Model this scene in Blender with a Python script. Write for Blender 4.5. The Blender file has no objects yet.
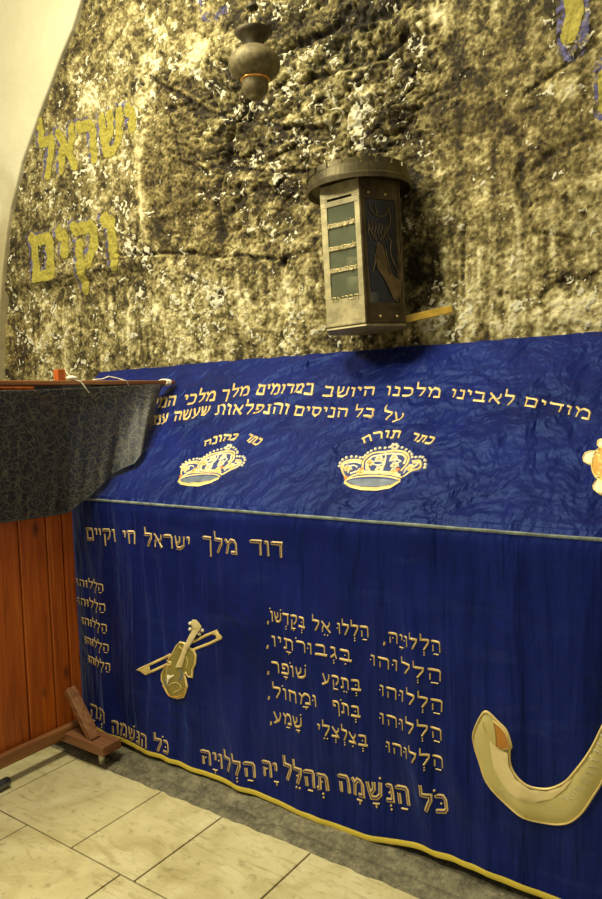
import bpy, bmesh, math, random
import numpy as np
from mathutils import Vector, Matrix
from mathutils.geometry import delaunay_2d_cdt
random.seed(7)
rng = np.random.RandomState(11)
sc = bpy.context.scene
COL = sc.collection
# ------------------------------------------------------------------ camera
F = 716.05
CC = np.array([301.0, 449.5])
R = np.array([[0.8138363, -0.01014253, 0.58100569],
              [0.58008516, 0.07307713, -0.81127119],
              [-0.03422989, 0.99727472, 0.06535635]])      # camera axes -> world
EYE = np.array([0.0, 0.0, 1.55])
M = Matrix([[*R[0], EYE[0]], [*R[1], EYE[1]], [*R[2], EYE[2]], [0, 0, 0, 1]])
cam = bpy.data.cameras.new('camera')
cam.sensor_fit = 'VERTICAL'; cam.sensor_height = 36; cam.lens = F / 899 * 36
cam.clip_start = 0.05
camo = bpy.data.objects.new('camera', cam); camo.matrix_world = M
COL.objects.link(camo); sc.camera = camo

def pin(x, y, n, k):
    """point of the plane n.p = k seen at the photo position (x, y)"""
    d = R @ np.array([x - CC[0], -(y - CC[1]), -F])
    n = np.array(n, float)
    return EYE + (k - n @ EYE) / (n @ d) * d
def onY(x, y, Y): return pin(x, y, (0, 1, 0), Y)
def onX(x, y, X): return pin(x, y, (1, 0, 0), X)
def onZ(x, y, Z): return pin(x, y, (0, 0, 1), Z)

# ------------------------------------------------------------------ noise
_T = rng.rand(256, 256)
def vnoise(x, y):
    xi = np.floor(x).astype(int); yi = np.floor(y).astype(int)
    fx = x - xi; fy = y - yi
    fx = fx * fx * (3 - 2 * fx); fy = fy * fy * (3 - 2 * fy)
    a = _T[xi % 256, yi % 256]; b = _T[(xi + 1) % 256, yi % 256]
    c = _T[xi % 256, (yi + 1) % 256]; d = _T[(xi + 1) % 256, (yi + 1) % 256]
    return (a * (1 - fx) + b * fx) * (1 - fy) + (c * (1 - fx) + d * fx) * fy
def fbm(x, y, o=4, s=0):
    x = np.asarray(x, float); y = np.asarray(y, float)
    t = 0; a = .5; n = 0
    for i in range(o):
        t = t + a * vnoise(x * 2 ** i + s + 13.7 * i, y * 2 ** i + s * 1.7 + 5.1 * i); n += a; a *= .5
    return t / n

def sstep(v, a, b): t = np.clip((v - a) / (b - a), 0, 1); return t * t * (3 - 2 * t)

# ------------------------------------------------------------------ object helpers
def mesh_obj(name, verts, faces, mats, parent=None, smooth=True, fmat=None):
    me = bpy.data.meshes.new(name)
    me.from_pydata([tuple(map(float, v)) for v in verts], [], [tuple(map(int, f)) for f in faces])
    if not isinstance(mats, (list, tuple)): mats = [mats]
    for m in mats: me.materials.append(m)
    if fmat is not None: me.polygons.foreach_set('material_index', fmat)
    if smooth: me.polygons.foreach_set('use_smooth', [True] * len(me.polygons))
    me.update()
    o = bpy.data.objects.new(name, me); COL.objects.link(o)
    if parent is not None: o.parent = parent
    return o
def bm_obj(name, bm, mat, parent=None, smooth=False, bevel=0, seg=2):
    bmesh.ops.recalc_face_normals(bm, faces=bm.faces)
    me = bpy.data.meshes.new(name); bm.to_mesh(me); bm.free()
    for m in (mat if isinstance(mat, (list, tuple)) else [mat]): me.materials.append(m)
    if smooth: me.polygons.foreach_set('use_smooth', [True] * len(me.polygons))
    o = bpy.data.objects.new(name, me); COL.objects.link(o)
    if parent is not None: o.parent = parent
    if bevel:
        b = o.modifiers.new('bevel', 'BEVEL'); b.width = bevel; b.segments = seg; b.limit_method = 'ANGLE'
    return o
def empty(name, loc=(0, 0, 0)):
    o = bpy.data.objects.new(name, None); COL.objects.link(o); o.location = loc; o.empty_display_size = .05
    return o
def tag(o, label=None, cat=None, group=None, kind=None):
    if label: o['label'] = label
    if cat: o['category'] = cat
    if group: o['group'] = group
    if kind: o['kind'] = kind
    return o
def box(bm, x0, x1, y0, y1, z0, z1, mtx=None):
    vs = [bm.verts.new((x, y, z)) for z in (z0, z1) for x, y in ((x0, y0), (x1, y0), (x1, y1), (x0, y1))]
    for f in ((3, 2, 1, 0), (4, 5, 6, 7), (0, 1, 5, 4), (1, 2, 6, 5), (2, 3, 7, 6), (3, 0, 4, 7)):
        bm.faces.new([vs[i] for i in f])
    if mtx is not None: bmesh.ops.transform(bm, matrix=mtx, verts=vs)
    return vs
def bar(bm, p, q, w, h, up=(0, 0, 1)):
    p = Vector(p); q = Vector(q); d = (q - p); L = d.length; d.normalize()
    s = d.cross(Vector(up)).normalized(); u = s.cross(d)
    vs = [bm.verts.new(c + s * a * w / 2 + u * b * h / 2) for c in (p, q) for a, b in ((-1, -1), (1, -1), (1, 1), (-1, 1))]
    for f in ((3, 2, 1, 0), (4, 5, 6, 7), (0, 1, 5, 4), (1, 2, 6, 5), (2, 3, 7, 6), (3, 0, 4, 7)):
        bm.faces.new([vs[i] for i in f])
def tube(bm, pts, r, n=10, cap=True):
    pts = [Vector(p) for p in pts]; rings = []
    rs = r if isinstance(r, (list, tuple)) else [r] * len(pts)
    pu = None
    for i, p in enumerate(pts):
        d = (pts[min(i + 1, len(pts) - 1)] - pts[max(i - 1, 0)]).normalized()
        ref = Vector((0, 0, 1)) if abs(d.z) < .9 else Vector((1, 0, 0))
        u = d.cross(ref).normalized() if pu is None else (pu - d * pu.dot(d)).normalized()
        pu = u; v = d.cross(u)
        rings.append([bm.verts.new(p + (u * math.cos(a) + v * math.sin(a)) * rs[i]) for a in [2 * math.pi * k / n for k in range(n)]])
    for a, b in zip(rings, rings[1:]):
        for k in range(n): bm.faces.new((a[k], a[(k + 1) % n], b[(k + 1) % n], b[k]))
    if cap: bm.faces.new(rings[0][::-1]); bm.faces.new(rings[-1])
def lathe(bm, prof, c=(0, 0, 0), n=48):
    rings = []
    for r, z in prof:
        if r < 1e-5: rings.append([bm.verts.new((c[0], c[1], c[2] + z))])
        else: rings.append([bm.verts.new((c[0] + r * math.cos(2 * math.pi * k / n), c[1] + r * math.sin(2 * math.pi * k / n), c[2] + z)) for k in range(n)])
    for a, b in zip(rings, rings[1:]):
        for k in range(n):
            k2 = (k + 1) % n
            if len(a) == 1 and len(b) > 1: bm.faces.new((a[0], b[k2], b[k]))
            elif len(b) == 1 and len(a) > 1: bm.faces.new((a[k], a[k2], b[0]))
            elif len(a) > 1: bm.faces.new((a[k], a[k2], b[k2], b[k]))

# ------------------------------------------------------------------ materials
class NT:
    def __init__(s, name):
        s.m = bpy.data.materials.new(name); s.m.use_nodes = True
        s.t = s.m.node_tree; s.b = s.t.nodes['Principled BSDF']; s.out = s.t.nodes['Material Output']
        s.co = s.t.nodes.new('ShaderNodeTexCoord').outputs['Object']
    def n(s, ty, **k):
        d = s.t.nodes.new('ShaderNode' + ty)
        for a, v in k.items(): setattr(d, a, v)
        return d
    def l(s, a, b): s.t.links.new(a, b)
    def mapping(s, scale=(1, 1, 1), rot=(0, 0, 0), src=None):
        m = s.n('Mapping'); m.inputs['Scale'].default_value = scale; m.inputs['Rotation'].default_value = rot
        s.l(src or s.co, m.inputs['Vector']); return m.outputs[0]
    def noise(s, sc=5, det=6, rough=.6, dist=0, src=None):
        n = s.n('TexNoise'); n.inputs['Scale'].default_value = sc; n.inputs['Detail'].default_value = det
        n.inputs['Roughness'].default_value = rough; n.inputs['Distortion'].default_value = dist
        s.l(src or s.co, n.inputs['Vector']); return n.outputs['Fac']
    def ramp(s, src, stops):
        r = s.n('ValToRGB'); e = r.color_ramp.elements
        while len(e) < len(stops): e.new(.5)
        for x, (p, c) in zip(e, stops):
            x.position = p; x.color = (*c, 1) if len(c) == 3 else c
        s.l(src, r.inputs[0]); return r.outputs[0]
    def g(s, a, b): return [(a, (0, 0, 0)), (b, (1, 1, 1))]
    def math(s, op, a, b=None, clamp=False):
        m = s.n('Math', operation=op, use_clamp=clamp)
        for i, v in enumerate((a, b)):
            if v is None: continue
            if isinstance(v, (int, float)): m.inputs[i].default_value = v
            else: s.l(v, m.inputs[i])
        return m.outputs[0]
    def mix(s, f, a, b, mode='MIX'):
        m = s.n('Mix', data_type='RGBA', blend_type=mode)
        for i, v in ((0, f), (6, a), (7, b)):
            if isinstance(v, (int, float)): m.inputs[i].default_value = v
            elif isinstance(v, (tuple, list)): m.inputs[i].default_value = (*v, 1)
            else: s.l(v, m.inputs[i])
        return m.outputs[2]
    def bump(s, h, st=.3, dist=.01):
        b = s.n('Bump'); b.inputs['Strength'].default_value = st; b.inputs['Distance'].default_value = dist
        s.l(h, b.inputs['Height']); s.l(b.outputs[0], s.b.inputs['Normal'])
    def base(s, v):
        if isinstance(v, (tuple, list)): s.b.inputs['Base Color'].default_value = (*v, 1)
        else: s.l(v, s.b.inputs['Base Color'])
    def set(s, **k):
        for a, v in k.items():
            i = s.b.inputs[a.replace('_', ' ')]
            if isinstance(v, (int, float, tuple)): i.default_value = v
            else: s.l(v, i)
        return s

def simple(name, c, rough=.6, metal=0, nsc=40, var=.25, bump=.15, bd=.002, **k):
    t = NT(name); f = t.noise(nsc, 5)
    t.base(t.mix(t.ramp(f, t.g(.35, .65)), tuple(x * (1 - var) for x in c), tuple(min(1, x * (1 + var)) for x in c)))
    t.set(Roughness=rough, Metallic=metal, **k)
    if bump: t.bump(f, bump, bd)
    return t.m

# rock wall: 'tone' (large stain layout plus the box's painted cast shadow), 'fleck' (how much white plaster clings on), both in a colour attribute
def rock_material():
    t = NT('soot_and_shadow_rock')
    at = t.n('Attribute', attribute_name='stain_shade'); sep = t.n('SeparateColor'); t.l(at.outputs['Color'], sep.inputs[0])
    tone, fleck, warm = sep.outputs[0], sep.outputs[1], sep.outputs[2]
    n2 = t.noise(60, 6, .75, .6); n3 = t.noise(150, 3, .7)
    b = t.math('MULTIPLY_ADD', n2, .7); b.node.inputs[2].default_value = -.35
    d = t.math('MULTIPLY_ADD', n3, .35); d.node.inputs[2].default_value = -.175
    v = t.math('ADD', tone, t.math('ADD', b, d))
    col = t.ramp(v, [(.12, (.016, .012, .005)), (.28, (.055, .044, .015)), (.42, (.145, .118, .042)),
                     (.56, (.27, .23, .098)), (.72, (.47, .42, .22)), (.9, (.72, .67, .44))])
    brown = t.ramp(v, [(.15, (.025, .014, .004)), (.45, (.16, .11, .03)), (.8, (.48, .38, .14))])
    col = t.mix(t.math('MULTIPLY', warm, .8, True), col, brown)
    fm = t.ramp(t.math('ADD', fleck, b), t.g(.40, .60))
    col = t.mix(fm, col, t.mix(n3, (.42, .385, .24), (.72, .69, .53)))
    t.base(col); t.set(Roughness=.8)
    t.b.inputs['Specular IOR Level'].default_value = .3
    h = t.math('ADD', t.math('MULTIPLY', n2, .7), t.math('ADD', t.math('MULTIPLY', n3, .35), t.math('MULTIPLY', fm, .15)))
    t.bump(h, .8, .010)
    return t.m
M_ROCK = rock_material()

def velvet_material():
    t = NT('royal_blue_velvet')
    n = t.noise(3.2, 5, .6, .4); n2 = t.noise(260, 2)
    dust = t.math('MULTIPLY', t.ramp(t.noise(1, 6, .7, .7, src=t.mapping((1.6, 6, 9))), t.g(.56, .82)), .22)
    c = t.mix(t.ramp(n, t.g(.3, .7)), (.0032, .0062, .066), (.007, .0128, .125))
    c = t.mix(dust, c, (.05, .08, .2))
    t.base(c); t.set(Roughness=.44)
    t.b.inputs['Specular IOR Level'].default_value = .30
    t.b.inputs['Specular Tint'].default_value = (.22, .40, 1, 1)
    t.b.inputs['Sheen Weight'].default_value = .16
    t.b.inputs['Sheen Roughness'].default_value = .35
    t.b.inputs['Sheen Tint'].default_value = (.16, .34, 1, 1)
    w = t.noise(1, 4, .6, .6, src=t.mapping((26, 26, 5)))
    w2 = t.noise(1, 3, .5, .5, src=t.mapping((8, 8, .9), (0, .22, 0)))
    t.bump(t.math('ADD', t.math('ADD', t.math('MULTIPLY', n2, .05), t.math('MULTIPLY', w, .35)), t.math('MULTIPLY', w2, 2.6)), .9, .02)
    return t.m
M_VELVET = velvet_material()
def thread(name, c, c2, rough=.42, metal=.25):
    t = NT(name); w = t.n('TexWave', wave_type='BANDS', bands_direction='DIAGONAL')
    w.inputs['Scale'].default_value = 160; w.inputs['Distortion'].default_value = 4; t.l(t.co, w.inputs['Vector'])
    t.base(t.mix(w.outputs['Fac'], c, c2)); t.set(Roughness=rough, Metallic=metal); t.bump(w.outputs['Fac'], .4, .001)
    return t.m
M_GOLD = thread('gold_thread', (.50, .34, .10), (.80, .60, .24))
M_GOLDB = thread('bright_gold_thread', (.62, .44, .12), (.9, .72, .3))
M_CREAM = thread('cream_thread', (.62, .54, .32), (.92, .86, .62), .5, .05)
M_AMBER = thread('amber_thread', (.45, .22, .03), (.75, .42, .08))
M_OLIVE = thread('olive_gold_brocade', (.14, .12, .03), (.40, .33, .08), .35, .3)
M_LAME = thread('pale_gold_lame', (.42, .36, .12), (.66, .58, .24), .35, .3)
M_LAMEL = thread('light_gold_lame', (.62, .5, .22), (.85, .72, .38), .35, .25)
M_RUST = thread('rust_orange_satin', (.35, .13, .015), (.55, .25, .04), .35, .2)
M_ORANGE = simple('orange_gem_stitch', (.75, .22, .04), .4)
M_TRIM = thread('mustard_yellow_ribbon', (.50, .38, .03), (.72, .56, .07), .45, .1)
M_PIPE = simple('worn_greyed_piping', (.17, .2, .17), .7, nsc=25, var=.45)
M_NAVY = simple('navy_stitch_fill', (.02, .035, .16), .7)
M_GREYBLUE = simple('grey_blue_satin', (.12, .15, .2), .45)

def painted(name, c, keep):
    t = NT(name); n = t.noise(30, 6, .72, .4); n2 = t.noise(70, 4)
    t.base(t.mix(t.ramp(n2, t.g(.35, .65)), tuple(x * .62 for x in c), c)); t.set(Roughness=.8)
    t.set(Alpha=t.ramp(n, t.g(keep, keep + .12))); t.bump(n2, .5, .004)
    return t.m
M_YPAINT = painted('worn_yellow_wall_paint', (.34, .285, .035), .27)
M_BPAINT = painted('faded_blue_wall_paint', (.12, .11, .26), .47)

def plaster_material():
    t = NT('cream_plaster'); n = t.noise(2.2, 6, .6, .3); n2 = t.noise(30, 5, .6)
    c = t.mix(t.ramp(n, t.g(.3, .7)), (.47, .43, .28), (.55, .51, .35))
    sepn = t.n('SeparateXYZ'); t.l(t.co, sepn.inputs[0])
    dirt = t.math('MULTIPLY', t.ramp(t.math('ADD', t.math('MULTIPLY', sepn.outputs[2], .25), t.math('MULTIPLY', n, .35)), [(.80, (1, 1, 1)), (.93, (0, 0, 0))]), .8)
    c = t.mix(dirt, c, (.3, .24, .11))
    t.base(c); t.set(Roughness=.75); t.bump(t.math('ADD', t.math('MULTIPLY', n, 2), t.math('MULTIPLY', n2, .25)), .35, .02)
    return t.m
M_PLASTER = plaster_material()
def tile_material():
    t = NT('worn_limestone'); n = t.noise(3.5, 8, .62, .9); n2 = t.noise(26, 6, .65); n3 = t.noise(1, 6, .7, 1.6, src=t.mapping((5, 22, 5), (0, 0, .5)))
    c = t.ramp(n, [(.28, (.36, .30, .13)), (.5, (.54, .475, .25)), (.72, (.66, .6, .36))])
    c = t.mix(t.math('MULTIPLY', t.ramp(n3, t.g(.52, .70)), .55), c, (.26, .19, .07))
    c = t.mix(t.math('MULTIPLY', t.ramp(n2, t.g(.57, .70)), .55), c, (.18, .145, .06))
    t.base(c); t.set(Roughness=.5); t.b.inputs['Specular IOR Level'].default_value = .3
    t.bump(n2, .25, .004); return t.m
M_TILE = tile_material()
M_GROUT = simple('dark_grout', (.11, .09, .045), .9)
def concrete():
    t = NT('old_grey_concrete'); n = t.noise(14, 8, .7, .4); n2 = t.noise(70, 5, .7)
    c = t.ramp(t.math('ADD', t.math('MULTIPLY', n, .6), t.math('MULTIPLY', n2, .4)), [(.34, (.03, .028, .018)), (.5, (.14, .125, .075)), (.66, (.28, .25, .15))])
    t.base(c); t.set(Roughness=.9); t.bump(n2, .8, .006); return t.m
M_CONC = concrete()
def wood_material(name, c0, c1, c2, grain=(0, 0, 1), rough=.38):
    t = NT(name)
    s = [42, 42, 42]; s[[i for i, v in enumerate(grain) if v][0]] = 1.6
    n = t.noise(1, 5, .6, 1.2, src=t.mapping(tuple(s))); big = t.noise(2.5, 4, .5)
    oi = t.n('ObjectInfo')
    v = t.math('ADD', t.math('MULTIPLY', n, .7), t.math('MULTIPLY', big, .3))
    c = t.ramp(v, [(.3, c0), (.5, c1), (.68, c2)])
    c = t.mix(t.math('MULTIPLY', oi.outputs['Random'], .35), c, c0)
    k = t.n('TexVoronoi', voronoi_dimensions='2D'); k.inputs['Scale'].default_value = 1; sx_ = t.n('SeparateXYZ'); t.l(t.mapping((1, 6.0, 2.6)), sx_.inputs[0]); cx_ = t.n('CombineXYZ'); t.l(sx_.outputs[1], cx_.inputs[0]); t.l(sx_.outputs[2], cx_.inputs[1]); t.l(cx_.outputs[0], k.inputs['Vector'])
    kn = t.ramp(k.outputs['Distance'], [(.03, (1, 1, 1)), (.13, (0, 0, 0))])
    kn = t.math('MULTIPLY', kn, t.ramp(t.noise(3.3, 2, .5, 0, src=t.mapping((1, 1.7, 1))), t.g(.47, .56)))
    c = t.mix(t.math('MULTIPLY', kn, .8), c, (.05, .015, .004))
    t.base(c); t.set(Roughness=rough); t.bump(n, .15, .002); return t.m
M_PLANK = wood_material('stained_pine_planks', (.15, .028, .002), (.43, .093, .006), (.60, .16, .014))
M_RAILW = wood_material('worn_pine_rail', (.12, .04, .01), (.24, .09, .025), (.36, .17, .055), (0, 1, 0), .5)
M_FOOTW = wood_material('dusty_wood_foot', (.10, .035, .012), (.22, .085, .03), (.33, .17, .07), (1, 0, 0), .55)
M_DARK = simple('near_black_shade', (.008, .007, .006), .9)  # near black standing in for shade behind the planks and the rail
M_STRING = simple('white_cotton_string', (.8, .74, .55), .9)

def drape_material():
    t = NT('dark_scroll_brocade')
    nz = t.n('TexNoise'); nz.inputs['Scale'].default_value = 14; t.l(t.co, nz.inputs['Vector'])
    mv = t.n('Mix', data_type='VECTOR'); mv.inputs[0].default_value = .06
    t.l(t.co, mv.inputs[4]); t.l(nz.outputs['Color'], mv.inputs[5])
    v = t.n('TexVoronoi'); v.inputs['Scale'].default_value = 34; t.l(mv.outputs[1], v.inputs['Vector'])
    s = t.math('SINE', t.math('MULTIPLY', v.outputs['Distance'], 16))
    line = t.ramp(s, t.g(.62, .9))
    e = t.n('TexVoronoi', feature='DISTANCE_TO_EDGE'); e.inputs['Scale'].default_value = 21; t.l(mv.outputs[1], e.inputs['Vector'])
    l2 = t.ramp(e.outputs['Distance'], [(.02, (1, 1, 1)), (.05, (0, 0, 0))])
    p = t.math('MULTIPLY', t.math('MAXIMUM', line, l2), .32)
    c = t.mix(p, (.012, .013, .019), (.20, .175, .10))
    t.base(c); t.set(Roughness=.6, Alpha=t.math('ADD', .80, t.math('MULTIPLY', p, .2)))
    t.b.inputs['Sheen Weight'].default_value = .1
    t.bump(p, .2, .001); return t.m
M_DRAPE = drape_material()
M_HEM = simple('slate_satin_border', (.05, .06, .075), .5)
M_BRASS = simple('dull_tarnished_brass', (.33, .28, .14), .55, .3, 22, .3)
M_BRASSD = simple('dark_aged_bronze', (.075, .052, .02), .5, .6, 22, .45)
M_LID = simple('aged_lid_metal', (.085, .068, .03), .48, .6, 18, .4)
M_COPPER = simple('bright_copper', (.75, .36, .09), .3, .9, 30)
M_RAISED = simple('raised_brass_letters', (.42, .33, .13), .4, .6, 30, .2)
M_ENGR = simple('copper_engraving', (.13, .088, .035), .5, .5, 30, .3)
M_BAR = simple('ochre_painted_bar', (.55, .35, .04), .45, .1, 30, .2)
M_STEEL = simple('dull_steel', (.5, .48, .38), .35, .6, 30, .3)
M_CHROME = simple('dark_chrome_tube', (.16, .16, .17), .22, .9, 30, .2)
M_POT = simple('tarnished_hammered_copper', (.15, .12, .05), .62, .35, 34, .4, .5, .004)
M_POTD = simple('dark_tarnished_metal', (.07, .055, .028), .6, .5, 34, .4)
M_CANDLE = simple('wax_candle', (.75, .68, .4), .5)
def glass_material(name, c, alpha, rough=.15):
    t = NT(name); n = t.noise(18, 5); t.base(c)
    t.set(Roughness=rough, Alpha=t.math('ADD', alpha, t.math('MULTIPLY', n, .25))); return t.m
M_GLASS = glass_material('dusty_green_glass', (.22, .24, .14), .15)
M_GLASSD = glass_material('dark_glass', (.018, .022, .024), .62, .1)

# ------------------------------------------------------------------ surfaces
# tomb cover: x along the tomb, v along the profile (up the front, then up the slope)
YF, ZR = 2.05, 1.15
YB, ZB = 2.75, 1.77
LS = math.hypot(YB - YF, ZB - ZR); SD = np.array([(YB - YF) / LS, (ZB - ZR) / LS])
def px_front(x, y):
    p = onY(x, y, YF); return np.array([p[0], p[2]])
SN = np.array([0, -SD[1], SD[0]]); SK = SN @ np.array([0, YF, ZR])
def px_slope(x, y):
    p = pin(x, y, SN, SK); return np.array([p[0], ZR + (p[1] - YF) / SD[0]])
hem_pts = [px_front(*p) for p in [(60, 715), (122, 741), (160, 757), (200, 773), (240, 787.5), (270, 800), (300, 813), (330, 824.5), (355, 835), (380, 842), (400, 844.5), (425, 849), (450, 857.5), (490, 873), (515, 884), (540, 896)]]
hx = [-3.4] + [p[0] for p in hem_pts] + [.7]; hz = [.05] + [p[1] for p in hem_pts] + [.055]
_hx = np.arange(-3.5, .8, .01); _hz = np.interp(_hx, hx, hz)
_k = np.exp(-(np.arange(-18, 19) / 8.0) ** 2); _hz = np.convolve(np.pad(_hz, 18, 'edge'), _k / _k.sum(), 'valid')
def hem(x): return np.interp(x, _hx, _hz)
folds = []   # soft fold ridges on the slope: (x0,v0,x1,v1,width,height)
for (a, b, w, h) in [((262, 380), (345, 352), .012, .010), ((150, 440), (300, 372), .02, .006), ((205, 440), (330, 378), .025, .006),
                     ((330, 430), (420, 395), .014, .007), ((395, 492), (440, 440), .02, .006), ((440, 362), (480, 342), .012, .007),
                     ((505, 430), (602, 400), .02, .005), ((520, 455), (602, 440), .02, .004), ((160, 470), (210, 430), .018, .006),
                     ((300, 470), (350, 435), .016, .004), ((430, 500), (500, 470), .02, .004)]:
    p, q = px_slope(*a), px_slope(*b); folds.append((*p, *q, w, h))
vfold = []   # vertical folds on the front: (x_top, x_bottom, width, height)
for xt, xb, w, h in [(-2.6, -2.62, .02, .010), (-2.45, -2.35, .03, .009), (-2.28, -2.3, .018, .010), (-2.17, -2.2, .015, .012), (-2.02, -2.1, .02, .008), (-1.9, -1.84, .02, .010),
                     (-1.72, -1.8, .022, .010), (-1.6, -1.5, .02, .008), (-1.5, -1.42, .015, .008), (-1.32, -1.25, .022, .009), (-1.12, -.98, .018, .014), (-1.0, -.86, .015, .010),
                     (-.86, -.8, .03, .010), (-.7, -.72, .02, .010), (-.55, -.5, .03, .012), (-.3, -.3, .03, .012), (-1.22, -.78, .02, .008), (-1.3, -.95, .02, .006)]:
    vfold.append((xt, xb, w, h))
def cover_disp(x, v):
    x = np.asarray(x, float); v = np.asarray(v, float)
    front = np.clip((ZR - v) / .12, 0, 1); low = np.clip((ZR - v) / ZR, 0, 1)
    d = 0.010 * (fbm(x * 5, v * 2.2, 3) - .5) + .004 * (fbm(x * 19, v * 9, 3, 4) - .5)
    for xt, xb, w, h in vfold:
        xc = xt + (xb - xt) * low ** .8 + .02 * np.sin(v * 6 + xt * 9)
        d = d + front * (low * .85 + .15) * (1 - .55 * sstep(low, .7, 1.0)) * h * 1.9 * np.exp(-((x - xc) / (w * (1.5 + low))) ** 2)
    d = d - .006 * front
    for x0, v0, x1, v1, w, h in folds:
        dx, dv = x1 - x0, v1 - v0; L2 = dx * dx + dv * dv
        t = np.clip(((x - x0) * dx + (v - v0) * dv) / L2, 0, 1)
        r = np.hypot(x - x0 - t * dx, v - v0 - t * dv)
        d = d + 1.5 * h * np.exp(-(r / (w * .9)) ** 2) * np.sin(np.pi * np.clip(t * .9 + .05, 0, 1)) * (v > ZR)
    # the cloth clings and sags gently between ridge and wall
    s = np.clip((v - ZR) / LS, 0, 1); d = d - .010 * np.sin(np.pi * s) * (v > ZR)
    # hem flares a little towards the viewer
    d = d + .012 * np.clip((.25 - v) / .25, 0, 1) ** 2
    # pulled diagonal creases across the slope
    u_ = (x * .55 - v * .83); t_ = (x * .83 + v * .55)
    cr = 1 - np.abs(2 * fbm(u_ * 9, t_ * 2.2, 3, 51) - 1)
    d = d + .0055 * sstep(cr, .76, 1.0) * (v > ZR + .03) * np.clip(1.2 - np.abs(x + 2.2) / 1.9, .25, 1)
    cr2 = 1 - np.abs(2 * fbm(x * 2.6 + v * .6, v * 16 + x * 1.5, 3, 81) - 1)
    d = d + .0025 * sstep(cr2, .80, 1.0) * (v > ZR + .03) * np.clip((x + 1.9) / .6, 0, 1)
    # fine slanting creases
    d = d + .0016 * np.sin((x * .6 + v) * 90 + 6 * fbm(x * 3, v * 3, 2, 9)) * np.clip(fbm(x * 4, v * 4, 2, 3) * 2 - .9, 0, 1)
    return d
def cover_pt(x, v, off=0.0):
    x = np.asarray(x, float); v = np.asarray(v, float)
    r = .028                                    # rounding of the ridge
    a = np.clip((v - (ZR - r)) / (2 * r), 0, 1); a = a * a * (3 - 2 * a)
    y = np.where(v < ZR, YF, YF + (v - ZR) * SD[0]); z = np.where(v < ZR, v, ZR + (v - ZR) * SD[1])
    bl = np.exp(-((v - ZR) / r) ** 2) * .009    # cut the corner
    ny = -1 * (1 - a) + (-SD[1]) * a; nz = a * SD[0]; L = np.hypot(ny, nz); ny, nz = ny / L, nz / L
    d = cover_disp(x, v) + off - bl
    return np.stack([x, y + ny * d, z + nz * d], -1)

# rock wall height field over (X, Z)
def px_wall(x, y, Y=2.8):
    p = onY(x, y, Y); return np.array([p[0], p[2]])
def poly_dist(X, Z, pts):
    d = np.full(X.shape, 9.0)
    for (x0, z0), (x1, z1) in zip(pts, pts[1:]):
        dx, dz = x1 - x0, z1 - z0
        t = np.clip(((X - x0) * dx + (Z - z0) * dz) / (dx * dx + dz * dz), 0, 1)
        d = np.minimum(d, np.hypot(X - x0 - t * dx, Z - z0 - t * dz))
    return d
WX0, WX1, WZ0, WZ1, WS = -5.0, 0.7, 1.2, 4.75, .009
FS = .0046
gx = np.concatenate([np.arange(WX0, -4.35, .02), np.arange(-4.35, -.25, FS), np.arange(-.25, WX1, .02)])
gz = np.concatenate([np.arange(WZ0, 1.62, .02), np.arange(1.62, 4.12, FS), np.arange(4.12, WZ1, .02)])
GX, GZ = np.meshgrid(gx, gz)
cracks = [  # (photo polyline, width m, depth m)
    ([(120, 254), (175, 253), (230, 256), (277, 258), (317, 252)], .010, .014),
    ([(284, 262), (285, 300), (286, 343)], .006, .010),
    ([(150, 75), (170, 88), (203, 109), (225, 117), (240, 121)], .010, .012),
    ([(250, 100), (235, 123), (226, 150), (219, 177), (217, 205), (222, 235)], .020, .030),
    ([(235, 120), (270, 124), (310, 126), (335, 118)], .010, .014),
    ([(225, 167), (276, 172), (310, 170)], .009, .012),
    ([(300, 80), (330, 72), (366, 63), (402, 40), (412, 22)], .012, .018),
    ([(290, 45), (330, 28), (350, 10), (372, 22), (398, 14)], .018, .030),
    ([(416, 0), (440, 32), (470, 75), (502, 113), (522, 149), (526, 190), (524, 250), (525, 330)], .02, .009),
    ([(532, 207), (545, 200), (561, 199), (581, 210), (588, 227), (580, 240), (540, 235), (532, 220)], .008, .009),
    ([(545, 300), (560, 285), (600, 278)], .012, .011),
    ([(536, 170), (560, 150), (602, 140)], .012, .010),
    ([(529, 93), (560, 70), (602, 43)], .010, .010),
    ([(143, 120), (147, 160), (143, 200), (140, 250)], .010, .008),
    ([(300, 126), (308, 150), (300, 172)], .008, .012),
    ([(175, 120), (185, 160), (205, 172), (215, 165)], .010, .012),
    ([(464, 230), (466, 300)], .008, .008), ([(180, 20), (215, 45), (240, 85)], .010, .010),
    ([(340, 130), (400, 100), (450, 70)], .008, .007), ([(330, 45), (350, 70), (345, 110)], .009, .010),
    ([(70, 100), (95, 75), (140, 15)], .010, .006), ([(60, 285), (110, 262), (150, 254)], .008, .006),
]
cpx = [([tuple(px_wall(*p)) for p in pts], w, d) for pts, w, d in cracks]
WARP = .045
wx_ = GX + WARP * (fbm(GX * 6, GZ * 6, 3, 21) - .5); wz_ = GZ + WARP * (fbm(GX * 6, GZ * 6, 3, 33) - .5)
_J = rng.rand(3, 128, 128)
def worley(x, y, s=0):
    """distance to the nearest and second nearest jittered point and the nearest cell's random value"""
    x = x + s; y = y + s * 1.3
    xi = np.floor(x).astype(int); yi = np.floor(y).astype(int)
    f1 = np.full(x.shape, 9.); f2 = np.full(x.shape, 9.); cid = np.zeros(x.shape)
    for dx in (-1, 0, 1):
        for dy in (-1, 0, 1):
            a, b = (xi + dx) % 128, (yi + dy) % 128
            d = np.hypot(xi + dx + _J[0][a, b] - x, yi + dy + _J[1][a, b] - y)
            n = d < f1; f2 = np.where(n, f1, np.minimum(f2, d)); cid = np.where(n, _J[2][a, b], cid); f1 = np.where(n, d, f1)
    return f1, f2, cid
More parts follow.
